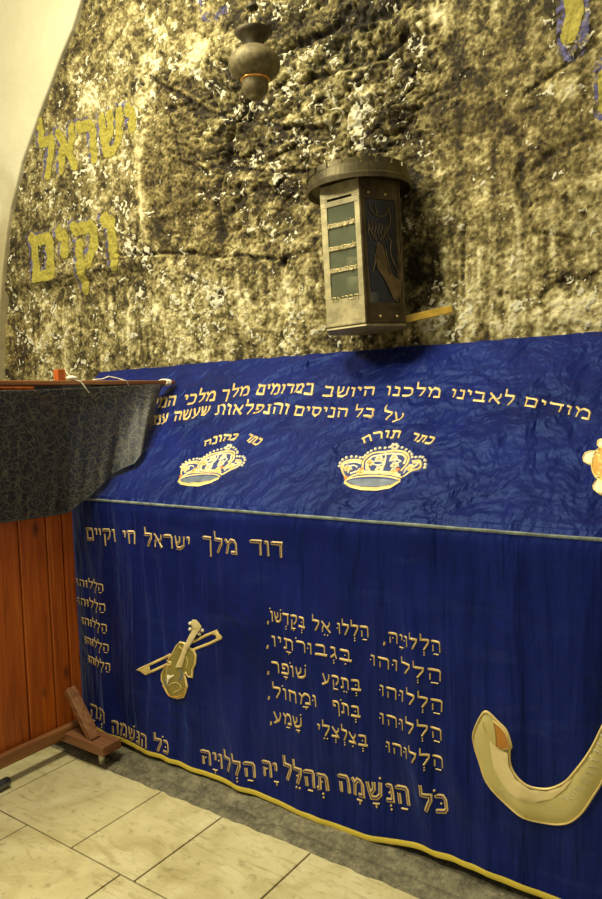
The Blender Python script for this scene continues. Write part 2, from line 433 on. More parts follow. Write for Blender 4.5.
def blob(x, y, rx, ry):
    c = px_wall(x, y); sx = abs(px_wall(x + rx, y)[0] - c[0]); sz = abs(px_wall(x, y + ry)[1] - c[1])
    return np.exp(-(((wx_ - c[0]) / sx) ** 2 + ((wz_ - c[1]) / sz) ** 2))
cornX = np.interp(gz, [px_wall(524, 330)[1], px_wall(526, 190)[1], px_wall(470, 75)[1], px_wall(416, 0)[1]], [px_wall(524, 330)[0], px_wall(526, 190)[0], px_wall(470, 75)[0], px_wall(416, 0)[0]])
xc = cornX[:, None]
zlow = px_wall(220, 256)[1]
rough = np.clip(.30 + .8 * blob(260, 110, 110, 90) + .8 * blob(380, 70, 90, 80) + .3 * blob(560, 120, 60, 90) + .3 * blob(560, 280, 60, 60), 0, 1)
rough *= np.where(GX < px_wall(145, 150)[0], .55, 1) * (1 - .6 * sstep(GX, px_wall(420, 200)[0], px_wall(470, 200)[0]))
n1 = fbm(GX * 2.2, GZ * 2.6, 4, 2); n2 = fbm(GX * 7, GZ * 12 + GX * 2, 5, 5); n3 = fbm(GX * 26, GZ * 30, 4, 8)
ridg = 1 - np.abs(2 * fbm(GX * 5 + GZ * 1.5, GZ * 9, 4, 17) - 1)
H = .10 * (n1 - .5) * rough + .07 * (n2 - .5) * (rough * .9 + .1) + .022 * (n3 - .5) * (.4 + rough) + .030 * (ridg - .75) * rough
# right of the inner corner the wall turns towards the viewer
turn = np.clip(GX - xc, 0, 5); H = H - 0.0 + .10 * turn
# left strip of the niche stands a little proud, the middle is recessed
H = H + .03 / (1 + np.exp((GX - px_wall(145, 150)[0]) / .02)) * np.clip((GZ - zlow) / .05, 0, 1)
H = H + .02 / (1 + np.exp((GZ - zlow) / .012)) * (GX > px_wall(150, 200)[0])
H = H + .08 * np.clip(GZ - 3.0, 0, 2) ** 2 * sstep(GX, -3.2, -2.6)
# chipped facets and pits
big = np.exp(-((GX + 2.0) / 1.6) ** 2)
q1 = fbm(GX * 9, GZ * 9, 3, 101) - .5; q2 = fbm(GX * 9, GZ * 9, 3, 131) - .5
f1, f2, cid = worley((GX + .09 * q1) * 9 + GZ * 2, (GZ + .09 * q2) * 15 - GX * 2, 3)
g1, g2, gid = worley((GX + .05 * q2) * 30, (GZ + .05 * q1) * 40, 17)
H = H + (.024 * (cid - .5) + .010 * sstep(f2 - f1, 0, .25)) * rough + (.0045 * (gid - .5) * (.35 + .8 * rough) - .004 * sstep(g1, .1, .6) * (.4 + rough)) * np.clip(rough * 1.5 + .15, 0, 1)
pits = sstep(fbm(GX * 24, GZ * 24, 4, 151), .62, .70) * np.clip(rough * 1.6, .25, 1); H = H - .008 * pits
crk = np.zeros_like(GX)
for pts, w, d in cpx:
    r = poly_dist(wx_, wz_, pts); g_ = np.exp(-(r / w) ** 2); H = H - d * g_; crk = np.maximum(crk, g_ * min(1, d / .016))
# stone courses in the dark middle
for (x, y, w_, h_) in [(205, 60, 22, 22), (165, 60, 14, 30), (180, 130, 28, 24), (182, 190, 28, 26), (270, 145, 30, 16), (330, 100, 26, 18), (560, 220, 26, 20), (575, 90, 14, 14), (560, 310, 35, 14), (420, 20, 14, 14)]:
    H = H + .014 * np.clip(1.4 * blob(x, y, w_, h_), 0, 1)
hole = blob(284, 261, 3.2, 3.5); H = H - .05 * np.clip(hole * 1.5, 0, 1)
H = np.where(GX < -3.15, np.minimum(H, .055), H).clip(-.12, .34)
# tone / fleck / warmth maps
tone = .385 + .13 * (fbm(GX * 3, GZ * 3, 4, 40) - .5) * 2
B = lambda *a: blob(*a)
for (x, y, rx, ry, k) in [(350, 22, 70, 20, -.22), (285, 18, 26, 26, -.12), (270, 110, 34, 50, -.10), (232, 175, 16, 60, -.15), (300, 200, 60, 34, -.08), (425, 235, 18, 60, -.17),  # last blob here: the collection box's cast shadow painted into the tone
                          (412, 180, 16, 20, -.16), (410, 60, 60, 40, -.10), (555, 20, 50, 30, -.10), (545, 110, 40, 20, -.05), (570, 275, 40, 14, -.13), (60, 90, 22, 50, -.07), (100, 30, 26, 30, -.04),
                          (20, 240, 14, 70, -.09), (85, 215, 20, 30, -.05), (205, 290, 16, 50, -.07), (110, 300, 26, 40, -.04), (200, 100, 40, 20, -.06), (165, 215, 20, 25, -.06), (80, 345, 30, 20, -.06),
                          (197, 60, 13, 20, .45), (206, 50, 8, 16, .2), (168, 50, 14, 30, .18), (148, 62, 10, 30, .16), (95, 105, 12, 12, .2), (85, 165, 22, 26, .12), (105, 200, 16, 18, .12), (345, 110, 26, 16, .14),
                          (280, 75, 22, 26, .08), (145, 215, 4, 60, .22), (140, 150, 5, 30, .15), (220, 320, 40, 44, .13), (280, 310, 30, 44, .13), (165, 320, 30, 40, .10), (300, 345, 40, 14, .08),
                          (430, 315, 30, 18, .14), (480, 290, 36, 60, .09), (575, 92, 10, 9, .45), (560, 220, 24, 14, .10), (560, 318, 50, 12, .16), (590, 200, 20, 40, .05), (435, 12, 22, 12, .22), (455, 20, 14, 14, .12),
                          (215, 12, 30, 12, .08), (62, 330, 16, 26, .10), (115, 330, 14, 30, .08), (600, 300, 18, 14, .16), (480, 205, 24, 40, .02), (60, 280, 12, 16, -.02), (25, 300, 12, 12, .12), (460, 130, 50, 40, -.02)]:
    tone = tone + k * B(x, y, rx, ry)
streak = fbm(GX * 34, GZ * 2.4, 4, 60) - .5
tone = tone + .03 * sstep(GX, px_wall(420, 200)[0], px_wall(480, 200)[0]) + .01 / (1 + np.exp((GZ - zlow) / .05)) + .42 * streak * (1 / (1 + np.exp((GZ - zlow) / .05))) + .42 * streak * np.exp(-((GX - px_wall(480, 250)[0]) / .22) ** 2)
veins = np.zeros_like(GX)
for pts, w, k in [([(143, 90), (146, 130), (143, 170), (144, 215), (141, 255)], .012, .8), ([(150, 68), (170, 82), (203, 103), (225, 112), (245, 118)], .008, .7), ([(225, 163), (276, 168), (312, 166)], .007, .7),
                  ([(235, 116), (270, 120), (310, 122), (335, 114)], .007, .5), ([(120, 256), (175, 256), (230, 258), (277, 260)], .007, .5), ([(330, 76), (366, 67), (402, 44)], .008, .6), ([(400, 104), (430, 82), (452, 68)], .007, .5),
                  ([(529, 97), (560, 74), (602, 46)], .010, .5), ([(440, 175), (470, 165), (505, 145)], .006, .5), ([(128, 290), (131, 320), (130, 350), (128, 385)], .012, .9), ([(62, 262), (64, 300), (66, 370)], .010, .5),
                  ([(180, 190), (186, 165), (200, 162), (212, 172)], .007, .8), ([(175, 222), (180, 245), (178, 270)], .006, .4), ([(516, 190), (520, 250), (518, 330)], .008, .6), ([(532, 210), (548, 197), (566, 196), (582, 208)], .008, .5),
                  ([(140, 20), (112, 60), (100, 92)], .008, .4), ([(300, 128), (304, 160), (300, 200)], .006, .4), ([(545, 312), (560, 303), (602, 296)], .014, .6)]:
    r_ = poly_dist(wx_, wz_, [tuple(px_wall(*p)) for p in pts]); veins = np.maximum(veins, k * np.exp(-(r_ / w) ** 2) * sstep(fbm(GX * 12, GZ * 12, 3, 77), .35, .5))
tone = tone - .22 * crk - .35 * np.clip(hole * 1.6, 0, 1) + .34 * veins
m1 = fbm(GX * 13, GZ * 15, 5, 201) - .5; m2 = fbm(GX * 34, GZ * 34, 4, 211) - .5; m3 = fbm(GX * 90, GZ * 90, 2, 221) - .5
calm = 1 - .55 * np.clip(B(545, 225, 50, 90) + B(180, 165, 30, 80) + .8 * B(470, 140, 40, 80), 0, 1)
tone = tone + .46 * m1 * calm + .54 * m2 * calm + .44 * m3 + (.20 * (cid - .5) - .16 * (1 - sstep(f2 - f1, .0, .10))) * rough * calm + .06 * (gid - .5) * calm - .14 * pits
# crisp-edged patches where old whitewash still clings
pz = fbm(GX * 15, GZ * 15, 5, 301); pz2 = fbm(GX * 64, GZ * 64, 4, 311)
lay = sstep(fbm(GX * 15 + q1, GZ * 17 + q2, 5, 321) + .30 * (tone - .42), .545, .575) * .09
tone = tone + lay
fleck = .40 + .30 * (fbm(GX * 4, GZ * 4, 3, 70) - .5)
for (x, y, rx, ry, k) in [(90, 105, 22, 24, .22), (85, 165, 30, 30, .20), (110, 215, 30, 30, .16), (280, 70, 30, 22, .20), (345, 105, 30, 26, .30), (250, 110, 26, 14, .22), (370, 85, 40, 30, .10), (430, 315, 30, 26, .25), (300, 160, 60, 30, .12),
                          (60, 330, 30, 30, .2), (235, 215, 30, 20, .1), (160, 50, 30, 30, .18), (195, 60, 14, 20, .2), (480, 300, 40, 40, .08), (575, 90, 10, 10, .3), (220, 320, 60, 40, .12), (115, 330, 20, 30, .2), (440, 15, 30, 14, .15),
                          (540, 160, 50, 60, -.16), (470, 130, 40, 60, -.12), (190, 150, 26, 60, -.2), (390, 30, 60, 20, -.15), (180, 200, 26, 36, -.16)]:
    fleck = fleck + k * B(x, y, rx, ry)
patch_ = sstep(.45 * pz + .55 * pz2 + .42 * (fleck - .5), .602, .632)
H = H + .0035 * patch_ + .004 * lay / .13
tone = tone.clip(0, 1.1)
fleck = patch_
warm = .35 + .5 * (fbm(GX * 2, GZ * 2, 3, 90) - .5) + .6 * B(20, 345, 30, 40) + .3 * B(185, 160, 36, 70) + .2 * B(480, 120, 70, 90) - .5 * B(425, 240, 24, 70) - .2 * B(350, 30, 60, 40)  # also cooled where the box's cast shadow is painted
YW = 2.80
def wall_y(x, z):
    i = np.clip(np.interp(x, gx, np.arange(len(gx))), 0, len(gx) - 1.001); j = np.clip(np.interp(z, gz, np.arange(len(gz))), 0, len(gz) - 1.001)
    i0 = i.astype(int); j0 = j.astype(int); fi = i - i0; fj = j - j0
    h = (H[j0, i0] * (1 - fi) + H[j0, i0 + 1] * fi) * (1 - fj) + (H[j0 + 1, i0] * (1 - fi) + H[j0 + 1, i0 + 1] * fi) * fj
    return YW - h
nx, nz = len(gx), len(gz)
W = np.stack([GX, YW - H, GZ], -1).reshape(-1, 3)
idx = np.arange(nx * nz).reshape(nz, nx)
Fc = np.stack([idx[:-1, :-1], idx[:-1, 1:], idx[1:, 1:], idx[1:, :-1]], -1).reshape(-1, 4)
me = bpy.data.meshes.new('wall_back')
# the wall goes on plainly down to the floor behind the tomb
base0 = len(W); ex = np.stack([gx[::8], np.full(len(gx[::8]), YW), np.zeros(len(gx[::8]))], -1)
me.vertices.add(base0 + len(ex)); me.vertices.foreach_set('co', np.concatenate([W, ex]).ravel())
low = []
cols = list(range(0, nx, 8))
for a in range(len(cols) - 1):
    low.append([base0 + a, base0 + a + 1] + [int(idx[0, c]) for c in range(cols[a + 1], cols[a] - 1, -1)])
nl = len(Fc) * 4 + sum(map(len, low))
me.loops.add(nl); me.polygons.add(len(Fc) + len(low))
lv = np.concatenate([Fc.ravel(), np.concatenate([np.array(l) for l in low])])
ls = np.concatenate([np.arange(len(Fc)) * 4, len(Fc) * 4 + np.concatenate([[0], np.cumsum([len(l) for l in low])[:-1]])])
me.loops.foreach_set('vertex_index', lv.astype(np.int32)); me.polygons.foreach_set('loop_start', ls.astype(np.int32))
me.polygons.foreach_set('use_smooth', np.ones(len(ls), bool))
me.update(calc_edges=True); me.validate()
at = me.color_attributes.new('stain_shade', 'FLOAT_COLOR', 'POINT')
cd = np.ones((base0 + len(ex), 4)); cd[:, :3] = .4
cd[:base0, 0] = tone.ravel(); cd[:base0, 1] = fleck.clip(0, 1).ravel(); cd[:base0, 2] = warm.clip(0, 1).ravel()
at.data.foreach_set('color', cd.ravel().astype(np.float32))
me.materials.append(M_ROCK)
wall = bpy.data.objects.new('wall_back', me); COL.objects.link(wall)
tag(wall, kind='structure')

# ------------------------------------------------------------------ stitched / painted 2-D work laid on a surface
class Work:
    """collects ribbons, patches and dots given in surface coordinates; place(a, b, off) gives the point"""
    def __init__(s, place, mats): s.p = place; s.v = []; s.f = []; s.m = []; s.mats = mats
    def add(s, ab, off, faces, mi):
        n = len(s.v); ab = np.asarray(ab, float)
        P = s.p(ab[:, 0], ab[:, 1], np.asarray(off, float) * np.ones(len(ab)))
        s.v += [tuple(q) for q in P]; s.f += [tuple(n + i for i in f) for f in faces]; s.m += [mi] * len(faces)
    def ribbon(s, pts, w, off=.0008, h=.002, mi=0, closed=False, smooth=False, step=.012):
        pts = [np.array(p, float) for p in pts]
        if smooth: pts = catmull(pts, closed, 6)
        if closed: pts = pts + [pts[0]]
        ws = list(w) if hasattr(w, '__len__') else None
        if not smooth:
            q = [pts[0]]; wq = [ws[0]] if ws else None
            for i, (a, b) in enumerate(zip(pts, pts[1:])):
                k = max(1, int(np.linalg.norm(b - a) / step))
                for j in range(1, k + 1):
                    q.append(a + (b - a) * j / k)
                    if ws: wq.append(ws[i] + (ws[i + 1] - ws[i]) * j / k)
            pts = q; ws = wq
        n = len(pts); ab = []; of = []
        for i, p in enumerate(pts):
            if closed: d1 = pts[i] - pts[i - 1 if i else n - 2]; d2 = pts[(i + 1) if i < n - 1 else 1] - pts[i]
            else: d1 = pts[i] - pts[max(i - 1, 0)] if i else pts[1] - pts[0]; d2 = pts[i + 1] - pts[i] if i < n - 1 else d1
            d1 = d1 / (np.linalg.norm(d1) + 1e-9); d2 = d2 / (np.linalg.norm(d2) + 1e-9)
            t = d1 + d2; t = t / (np.linalg.norm(t) + 1e-9); nn = np.array([-t[1], t[0]])
            c = max(.5, abs(nn @ np.array([-d1[1], d1[0]])))
            ww = (ws[i] if ws else w(t) if callable(w) else w) / 2 / c
            ab += [p + nn * ww, p, p - nn * ww]; of += [off * .3, off + h, off * .3]
        fs = []
        for i in range(n - 1):
            a = 3 * i; fs += [(a, a + 1, a + 4, a + 3), (a + 1, a + 2, a + 5, a + 4)]
        s.add(ab, of, fs, mi)
    def patch(s, poly, off=.001, h=.002, mi=0, smooth=False, step=.012):
        poly = [np.array(p, float) for p in poly]
        if smooth: poly = catmull(poly, True, 5)
        P = np.array(poly); n = len(P); pts = [Vector(p) for p in P]
        lo, hi = P.min(0), P.max(0); step = max(step, max(hi - lo) / 40)
        ins = []
        for x in np.arange(lo[0] + step / 2, hi[0], step):
            for y in np.arange(lo[1] + step / 2, hi[1], step):
                if inside(x, y, P) and np.min(np.hypot(P[:, 0] - x, P[:, 1] - y)) > step * .45: ins.append(Vector((x, y)))
        vs, _, fs, *_ = delaunay_2d_cdt(pts + ins, [(i, (i + 1) % n) for i in range(n)], [], 1, 1e-7)
        ab = np.array([(v.x, v.y) for v in vs])
        e = np.array([min(1, np.min(np.hypot(P[:, 0] - x, P[:, 1] - y)) / (step * 1.2)) for x, y in ab])
        s.add(ab, off + h * e, fs, mi)
    def dot(s, c, r, off=.001, h=.003, mi=0, n=8, ry=None):
        ab = [c] + [(c[0] + r * .7 * math.cos(2 * math.pi * k / n), c[1] + (ry or r) * .7 * math.sin(2 * math.pi * k / n)) for k in range(n)] + \
             [(c[0] + r * math.cos(2 * math.pi * k / n), c[1] + (ry or r) * math.sin(2 * math.pi * k / n)) for k in range(n)]
        of = [off + h] + [off + h * .7] * n + [0.0002] * n
        fs = [(0, 1 + k, 1 + (k + 1) % n) for k in range(n)] + [(1 + k, 1 + n + k, 1 + n + (k + 1) % n, 1 + (k + 1) % n) for k in range(n)]
        s.add(ab, of, fs, mi)
    def build(s, name, parent, label=None):
        o = mesh_obj(name, s.v, s.f, s.mats, parent, True, s.m)
        if label: o['label'] = label
        return o
def inside(x, y, P):
    c = False; j = len(P) - 1
    for i in range(len(P)):
        if (P[i][1] > y) != (P[j][1] > y) and x < (P[j][0] - P[i][0]) * (y - P[i][1]) / (P[j][1] - P[i][1]) + P[i][0]: c = not c
        j = i
    return c
def catmull(pts, closed, k):
    n = len(pts); out = []
    R_ = range(n if closed else n - 1)
    for i in R_:
        g = (lambda j: pts[j % n]) if closed else (lambda j: pts[min(max(j, 0), n - 1)])
        a, b, c, d = g(i - 1), g(i), g(i + 1), g(i + 2)
        for j in range(k):
            t = j / k
            out.append(.5 * ((2 * b) + (c - a) * t + (2 * a - 5 * b + 4 * c - d) * t * t + (3 * b - a - 3 * c + d) * t ** 3))
    if not closed: out.append(pts[-1])
    return out

# Hebrew letters as pen strokes in a box one unit high
G = {
 'א': (.82, [[(.04, 1), (.2, .78), (.62, .22), (.8, .0)], [(.74, 1), (.74, .72), (.52, .42)], [(.10, 0), (.10, .35), (.28, .66)]]),
 'ב': (.80, [[(.04, 1), (.08, .92), (.56, .92), (.62, .8), (.62, .1)], [(.0, .08), (.8, .08)]]),
 'ג': (.52, [[(.06, 1), (.1, .92), (.34, .92), (.36, .4), (.46, .0)], [(.36, .38), (.06, .04)]]),
 'ד': (.76, [[(.0, 1), (.04, .92), (.76, .92)], [(.62, .92), (.62, 0)]]),
 'ה': (.76, [[(.0, 1), (.04, .92), (.6, .92), (.68, .82), (.68, 0)], [(.12, .6), (.12, 0)]]),
 'ו': (.28, [[(.0, 1), (.03, .92), (.18, .9), (.2, .75), (.2, 0)]]),
 'ז': (.34, [[(.0, 1), (.03, .92), (.32, .94)], [(.18, .9), (.16, 0)]]),
 'ח': (.76, [[(.0, 1), (.04, .92), (.6, .92), (.68, .82), (.68, 0)], [(.12, .9), (.12, 0)]]),
 'ט': (.76, [[(.1, 1), (.1, .1), (.6, .08), (.7, .2), (.7, .75), (.6, .92), (.38, .8)]]),
 'י': (.26, [[(.0, 1), (.03, .92), (.17, .9), (.19, .75), (.17, .5)]]),
 'כ': (.66, [[(.04, 1), (.08, .92), (.46, .92), (.6, .76), (.6, .24), (.46, .08), (.0, .08)]]),
 'ך': (.66, [[(.0, 1), (.04, .92), (.62, .92)], [(.54, .9), (.54, -.38)]]),
 'ל': (.64, [[(.04, 1.5), (.06, .92), (.58, .92), (.58, .66), (.28, .0)]]),
 'מ': (.82, [[(.0, 1), (.2, .68), (.08, .0)], [(.2, .68), (.4, .94), (.62, .9), (.74, .7), (.74, .08), (.4, .08)]]),
 'ם': (.76, [[(.0, 1), (.06, .92), (.58, .92), (.68, .8), (.68, .08), (.1, .08), (.1, .92)]]),
 'נ': (.46, [[(.08, 1), (.12, .92), (.34, .9), (.38, .76), (.38, .08), (.0, .08)]]),
 'ן': (.28, [[(.0, 1), (.03, .92), (.18, .9), (.2, .75), (.2, -.38)]]),
 'ס': (.76, [[(.0, 1), (.08, .92), (.58, .92), (.7, .7), (.62, .25), (.4, .06), (.16, .25), (.1, .6), (.16, .9)]]),
 'ע': (.74, [[(.62, 1), (.66, .7), (.5, .25), (.0, -.06)], [(.04, 1), (.14, .7), (.3, .2)]]),
 'פ': (.74, [[(.34, .52), (.12, .52), (.1, .9), (.52, .92), (.66, .76), (.66, .24), (.52, .08), (.0, .08)]]),
 'ף': (.74, [[(.34, .52), (.12, .52), (.1, .9), (.52, .92), (.64, .76), (.64, -.38)]]),
 'צ': (.76, [[(.04, 1), (.14, .8), (.66, .1), (.0, .08)], [(.66, 1), (.66, .72), (.42, .46)]]),
 'ק': (.74, [[(.0, 1), (.04, .92), (.58, .92), (.66, .8), (.62, .5), (.4, .16)], [(.14, .6), (.14, -.36)]]),
 'ר': (.68, [[(.0, 1), (.04, .92), (.48, .92), (.6, .8), (.6, 0)]]),
 'ש': (.92, [[(.04, 1), (.1, .5), (.22, .08), (.52, .08), (.78, .3), (.84, 1)], [(.44, 1), (.42, .6), (.2, .34)]]),
 'ת': (.80, [[(.04, 1), (.08, .92), (.58, .92), (.7, .8), (.7, 0)], [(.22, .92), (.2, .12), (.0, .06)]]),
}
def write(work, s, base, hgt, nib=(.13, .2), mi=0, off=.0022, h=.002, inner=None, gap=.2, shift=(0, 0), fit=True, italic=0, step=.0055):
    """base: surface points from the right end of the word to its left end"""
    base = [np.array(b, float) for b in base]
    seg = [np.linalg.norm(b - a) for a, b in zip(base, base[1:])]; cum = np.concatenate([[0], np.cumsum(seg)]); L = cum[-1]
    letters = []; x = 0
    for ch in s:
        if ch == ' ': x += .55; continue
        if ch == ',': letters.append([ch, x + .12, []]); x += .3; continue
        if ch in G: letters.append([ch, x, []]); x += G[ch][0] + gap
        else: letters[-1][2].append(ch)
    tot = x - gap; ov = nib[0] * hgt * .5; sx = (L - 2 * ov) / tot
    def mp(ux, uy):        # ux: distance from the right end (units), uy: height
        d = ux * sx + ov; d_ = min(max(d, 0), L - 1e-6); i = min(int(np.searchsorted(cum, d_, 'right')) - 1, len(seg) - 1)
        p0 = np.array([np.interp(d, cum, [b[k] for b in base]) for k in (0, 1)])
        a = np.array([np.interp(d + .3 * sx, cum, [b[k] for b in base]) for k in (0, 1)]); b_ = np.array([np.interp(d - .3 * sx, cum, [b[k] for b in base]) for k in (0, 1)])
        t = a - b_; t = t / (np.linalg.norm(t) + 1e-9)
        if d > L: p0 = p0 + t * (d - L)
        if d < 0: p0 = p0 + t * d
        up = np.array([t[1], -t[0]])
        return p0 + up * uy * hgt + t * italic * uy * hgt + np.array(shift)
    def ink(pts, w0, w1, o, m, hh):
        P = [mp(*p) for p in pts]
        tl = mp(pts[0][0] + .01, 0) - mp(pts[0][0], 0); tl = tl / np.linalg.norm(tl)
        wf = lambda t: hgt * math.sqrt((w1 * (t @ tl)) ** 2 + (w0 * (1 - (t @ tl) ** 2) ** .5) ** 2)
        work.ribbon(P, wf, o, hh, m, step=step)
    for ch, x0, marks in letters:
        if ch == ',':
            ink([(x0, .05), (x0 + .08, -.32)], .2, .2, off, mi, h + .001); continue
        w, strokes = G[ch]
        for st in strokes:
            ps = [(x0 + w - px, py) for px, py in st]
            ink(ps, nib[0], nib[1], off, mi, h)
        if inner:
            for st in strokes:
                ps = [(x0 + w - px, py) for px, py in st]
                # keep the fill clear of the stroke ends
                a, b = np.array(ps[0]), np.array(ps[1]); ps[0] = tuple(a + (b - a) / np.linalg.norm(b - a) * .035)
                a, b = np.array(ps[-1]), np.array(ps[-2]); ps[-1] = tuple(a + (b - a) / np.linalg.norm(b - a) * .035)
                ink(ps, nib[0] - inner[0], nib[1] - inner[0], off + .0012, inner[1], h)
        cx = x0 + w / 2; r = .075
        D = lambda ux, uy, rr=r: work.dot(mp(ux, uy), rr * hgt, off, h, mi, 6)
        for k in marks:
            if k == '\u05b7': ink([(cx - .2, -.26), (cx + .2, -.26)], .1, .1, off, mi, h)
            elif k == '\u05b8': ink([(cx - .2, -.24), (cx + .2, -.24)], .1, .1, off, mi, h); ink([(cx, -.26), (cx, -.46)], .1, .1, off, mi, h)
            elif k == '\u05b0': D(cx, -.22); D(cx, -.44)
            elif k == '\u05b5': D(cx - .13, -.26); D(cx + .13, -.26)
            elif k == '\u05b4': D(cx, -.26)
            elif k == '\u05b9': D(x0 + w + .02, 1.22)
            elif k == '\u05c1': D(x0 + .06, 1.22)
            elif k == '\u05bc': D(x0 + w + .02 if ch == 'ו' else cx + .02, .5, .065)
def words(work, conv, items, hpx, **k):
    """items: (word, photo points of its baseline, right to left)"""
    for it in items:
        w, pts = it[0], it[1]; hp = it[2] if len(it) > 2 else hpx
        base = [conv(*p) for p in pts]
        m = pts[len(pts) // 2]; hgt = np.linalg.norm(conv(m[0], m[1] - hp) - conv(*m))
        write(work, w, base, hgt, **k)
def zc(sx, ox, oy): return lambda *pp: [(ox + p[0] / sx, oy + p[1] / sx) for p in pp]

# ------------------------------------------------------------------ the velvet cover
xs = np.arange(-3.4, .7, .0075)
vs_front = np.linspace(0, 1, 96) ** 1.0
rows = []
NV = 120
for k in range(NV): rows.append(hem(xs) + (ZR - .03 - hem(xs)) * k / NV)
for v in np.arange(ZR - .03, ZR + .03, .006): rows.append(np.full(len(xs), v))
for v in np.arange(ZR + .03, ZR + LS + .004, .008): rows.append(np.full(len(xs), v))
V = np.array(rows); X = np.tile(xs, (len(rows), 1))
P = cover_pt(X, V)
# tuck the upper edge down behind
back = P[-1].copy(); b1 = back + [0, .02, -.006]; b2 = back + [0, .035, -.05]
P = np.concatenate([P, b1[None], b2[None]])
nr, ncx = P.shape[:2]; ii = np.arange(nr * ncx).reshape(nr, ncx)
fc = np.stack([ii[:-1, :-1], ii[:-1, 1:], ii[1:, 1:], ii[1:, :-1]], -1).reshape(-1, 4)
cover = mesh_obj('tomb_cover', P.reshape(-1, 3), fc.tolist(), M_VELVET)
sol = cover.modifiers.new('thickness', 'SOLIDIFY'); sol.thickness = .004; sol.offset = -1
tag(cover, 'royal blue velvet tomb cover embroidered in gold hanging over the sloped tomb', 'tomb cover')
CP = lambda a, b, o: cover_pt(a, b, o)
def W_(mats): return Work(CP, mats)

# hem ribbon and ridge piping
w = W_([M_TRIM]); hxx = np.arange(-3.35, .65, .012)
n = len(hxx); h0 = hem(hxx)
ab = np.concatenate([np.stack([hxx, h0 - .002], -1), np.stack([hxx, h0 + .008], -1), np.stack([hxx, h0 + .017], -1)])
w.add(ab, np.repeat([.002, .0045, .001], n), [(r * n + i, r * n + i + 1, (r + 1) * n + i + 1, (r + 1) * n + i) for r in (0, 1) for i in range(n - 1)], 0)
w.build('hem_ribbon', cover, 'mustard yellow ribbon along the hem')
w = W_([M_PIPE]); w.ribbon([(-3.35, ZR), (.65, ZR)], .015, .001, .005, step=.015)
w.build('ridge_piping', cover, 'worn grey piping along the ridge')

tmat = [M_GOLD, M_VELVET]
def text(name_label, conv, items, hpx, mats=None, **k):
    for it in items: w = W_(mats or tmat); words(w, conv, [it], hpx, **k); w.build('embroidered_word', cover)
FR, SL = px_front, px_slope
# upper verse on the slope
text('gold top line of the verse on the slope', SL, [
    ('מודים', [(590, 418), (556, 411), (522, 404)]), ('לאבינו', [(513, 404), (480, 399.5), (449, 396)]), ('מלכנו', [(440, 396), (412, 395), (385, 395)]),
    ('היושב', [(374, 395.5), (345, 395.5), (321, 394.5)]), ('במרומים', [(313, 394), (285, 393.5), (255, 394)]), ('מלך', [(249, 395.5), (236, 397), (220, 399)]),
    ('מלכי', [(215, 399.5), (200, 402), (181, 404)]), ('המלכ', [(174, 404.5), (158, 407), (141, 410)])], 8.6, nib=(.135, .21), italic=.3)
text('gold second line of the verse on the slope', SL, [
    ('על', [(402, 421), (392, 420), (381, 418.5)]), ('כל', [(374, 417.5), (363, 417), (352, 416.5)]), ('הניסים', [(346, 416), (320, 415), (292, 414)]),
    ('והנפלאות', [(287, 414), (252, 413), (214, 414.5)]), ('שעשה', [(209, 415), (190, 417.5), (172, 420.5)]), ('עמנו', [(167, 421), (157, 423), (143, 426)])], 8.2, nib=(.135, .21), italic=.3)
z2 = zc(5.473, 330, 425)
text('gold caption arched over the nearer crown', SL, [('כתר', z2((552, 100), (490, 86), (425, 68))), ('תורה', z2((378, 62), (300, 64), (240, 78), (178, 104)))], 6.8, nib=(.2, .28))
z1 = zc(6.69, 170, 430)
text('gold caption arched over the farther crown', SL, [('כתר', z1((580, 98), (540, 82), (488, 60))), ('כהונה', z1((440, 60), (350, 70), (285, 86), (215, 110)))], 5.8, nib=(.2, .28))
z3 = zc(2.736, 75, 510)
text('gold royal title line just below the ridge', FR, [
    ('דוד', z3((570, 132), (525, 127), (478, 122)), 14.8), ('מלך', z3((446, 122), (400, 118), (346, 110)), 14), ('ישראל', z3((316, 112), (250, 104), (190, 98)), 13),
    ('חי', z3((166, 94), (148, 92), (132, 91)), 12.5), ('וקיים', z3((110, 88), (70, 85), (28, 82)), 12)], 13, nib=(.18, .26), inner=(.11, 1))
z4 = zc(2.867, 250, 590)
HL = 'הַלְלוּהוּ'
kw = dict(nib=(.13, .22))
text('first gold line of the psalm block', FR, [('הַלְלוּיָהּ,', z4((548, 181), (470, 166), (385, 149))), ('הַלְלוּ', z4((340, 138), (300, 132), (250, 124))), ('אֵל', z4((232, 124), (205, 120), (176, 114))), ('בְּקָדְשׁוֹ,', z4((160, 111), (110, 100), (48, 90)))], 10.6, **kw)
text('second gold line of the psalm block', FR, [(HL, z4((550, 264), (450, 240), (343, 216))), ('בִּגְבוּרֹתָיו,', z4((295, 206), (180, 184), (48, 160)))], 10.6, **kw)
text('third gold line of the psalm block', FR, [(HL, z4((555, 350), (460, 325), (370, 302))), ('בְּתֵקַע', z4((320, 291), (262, 280), (206, 268))), ('שׁוֹפָר,', z4((166, 256), (110, 246), (50, 234)))], 10.6, **kw)
text('fourth gold line of the psalm block', FR, [(HL, z4((555, 430), (460, 407), (370, 383))), ('בְּתֹף', z4((320, 366), (276, 356), (234, 346))), ('וּמָחוֹל,', z4((196, 334), (120, 320), (52, 306)))], 10.6, **kw)
text('fifth gold line of the psalm block', FR, [(HL, z4((557, 512), (470, 488), (388, 465))), ('בְּצִלְצְלֵי', z4((340, 450), (265, 430), (196, 410))), ('שָׁמַע,', z4((156, 396), (110, 388), (58, 378)))], 10.6, **kw)
z5 = zc(7.486, 60, 560)
for i, (a, b) in enumerate([((325, 236), (118, 190)), ((338, 385), (125, 332)), ((350, 540), (155, 478)), ((360, 688), (176, 622)), ((374, 832), (203, 765))]):
    text(['topmost', 'second', 'third', 'fourth', 'lowest'][i] + ' short gold word beside the wooden screen', FR, [(HL, z5(a, b))], 6.6, nib=(.14, .2))
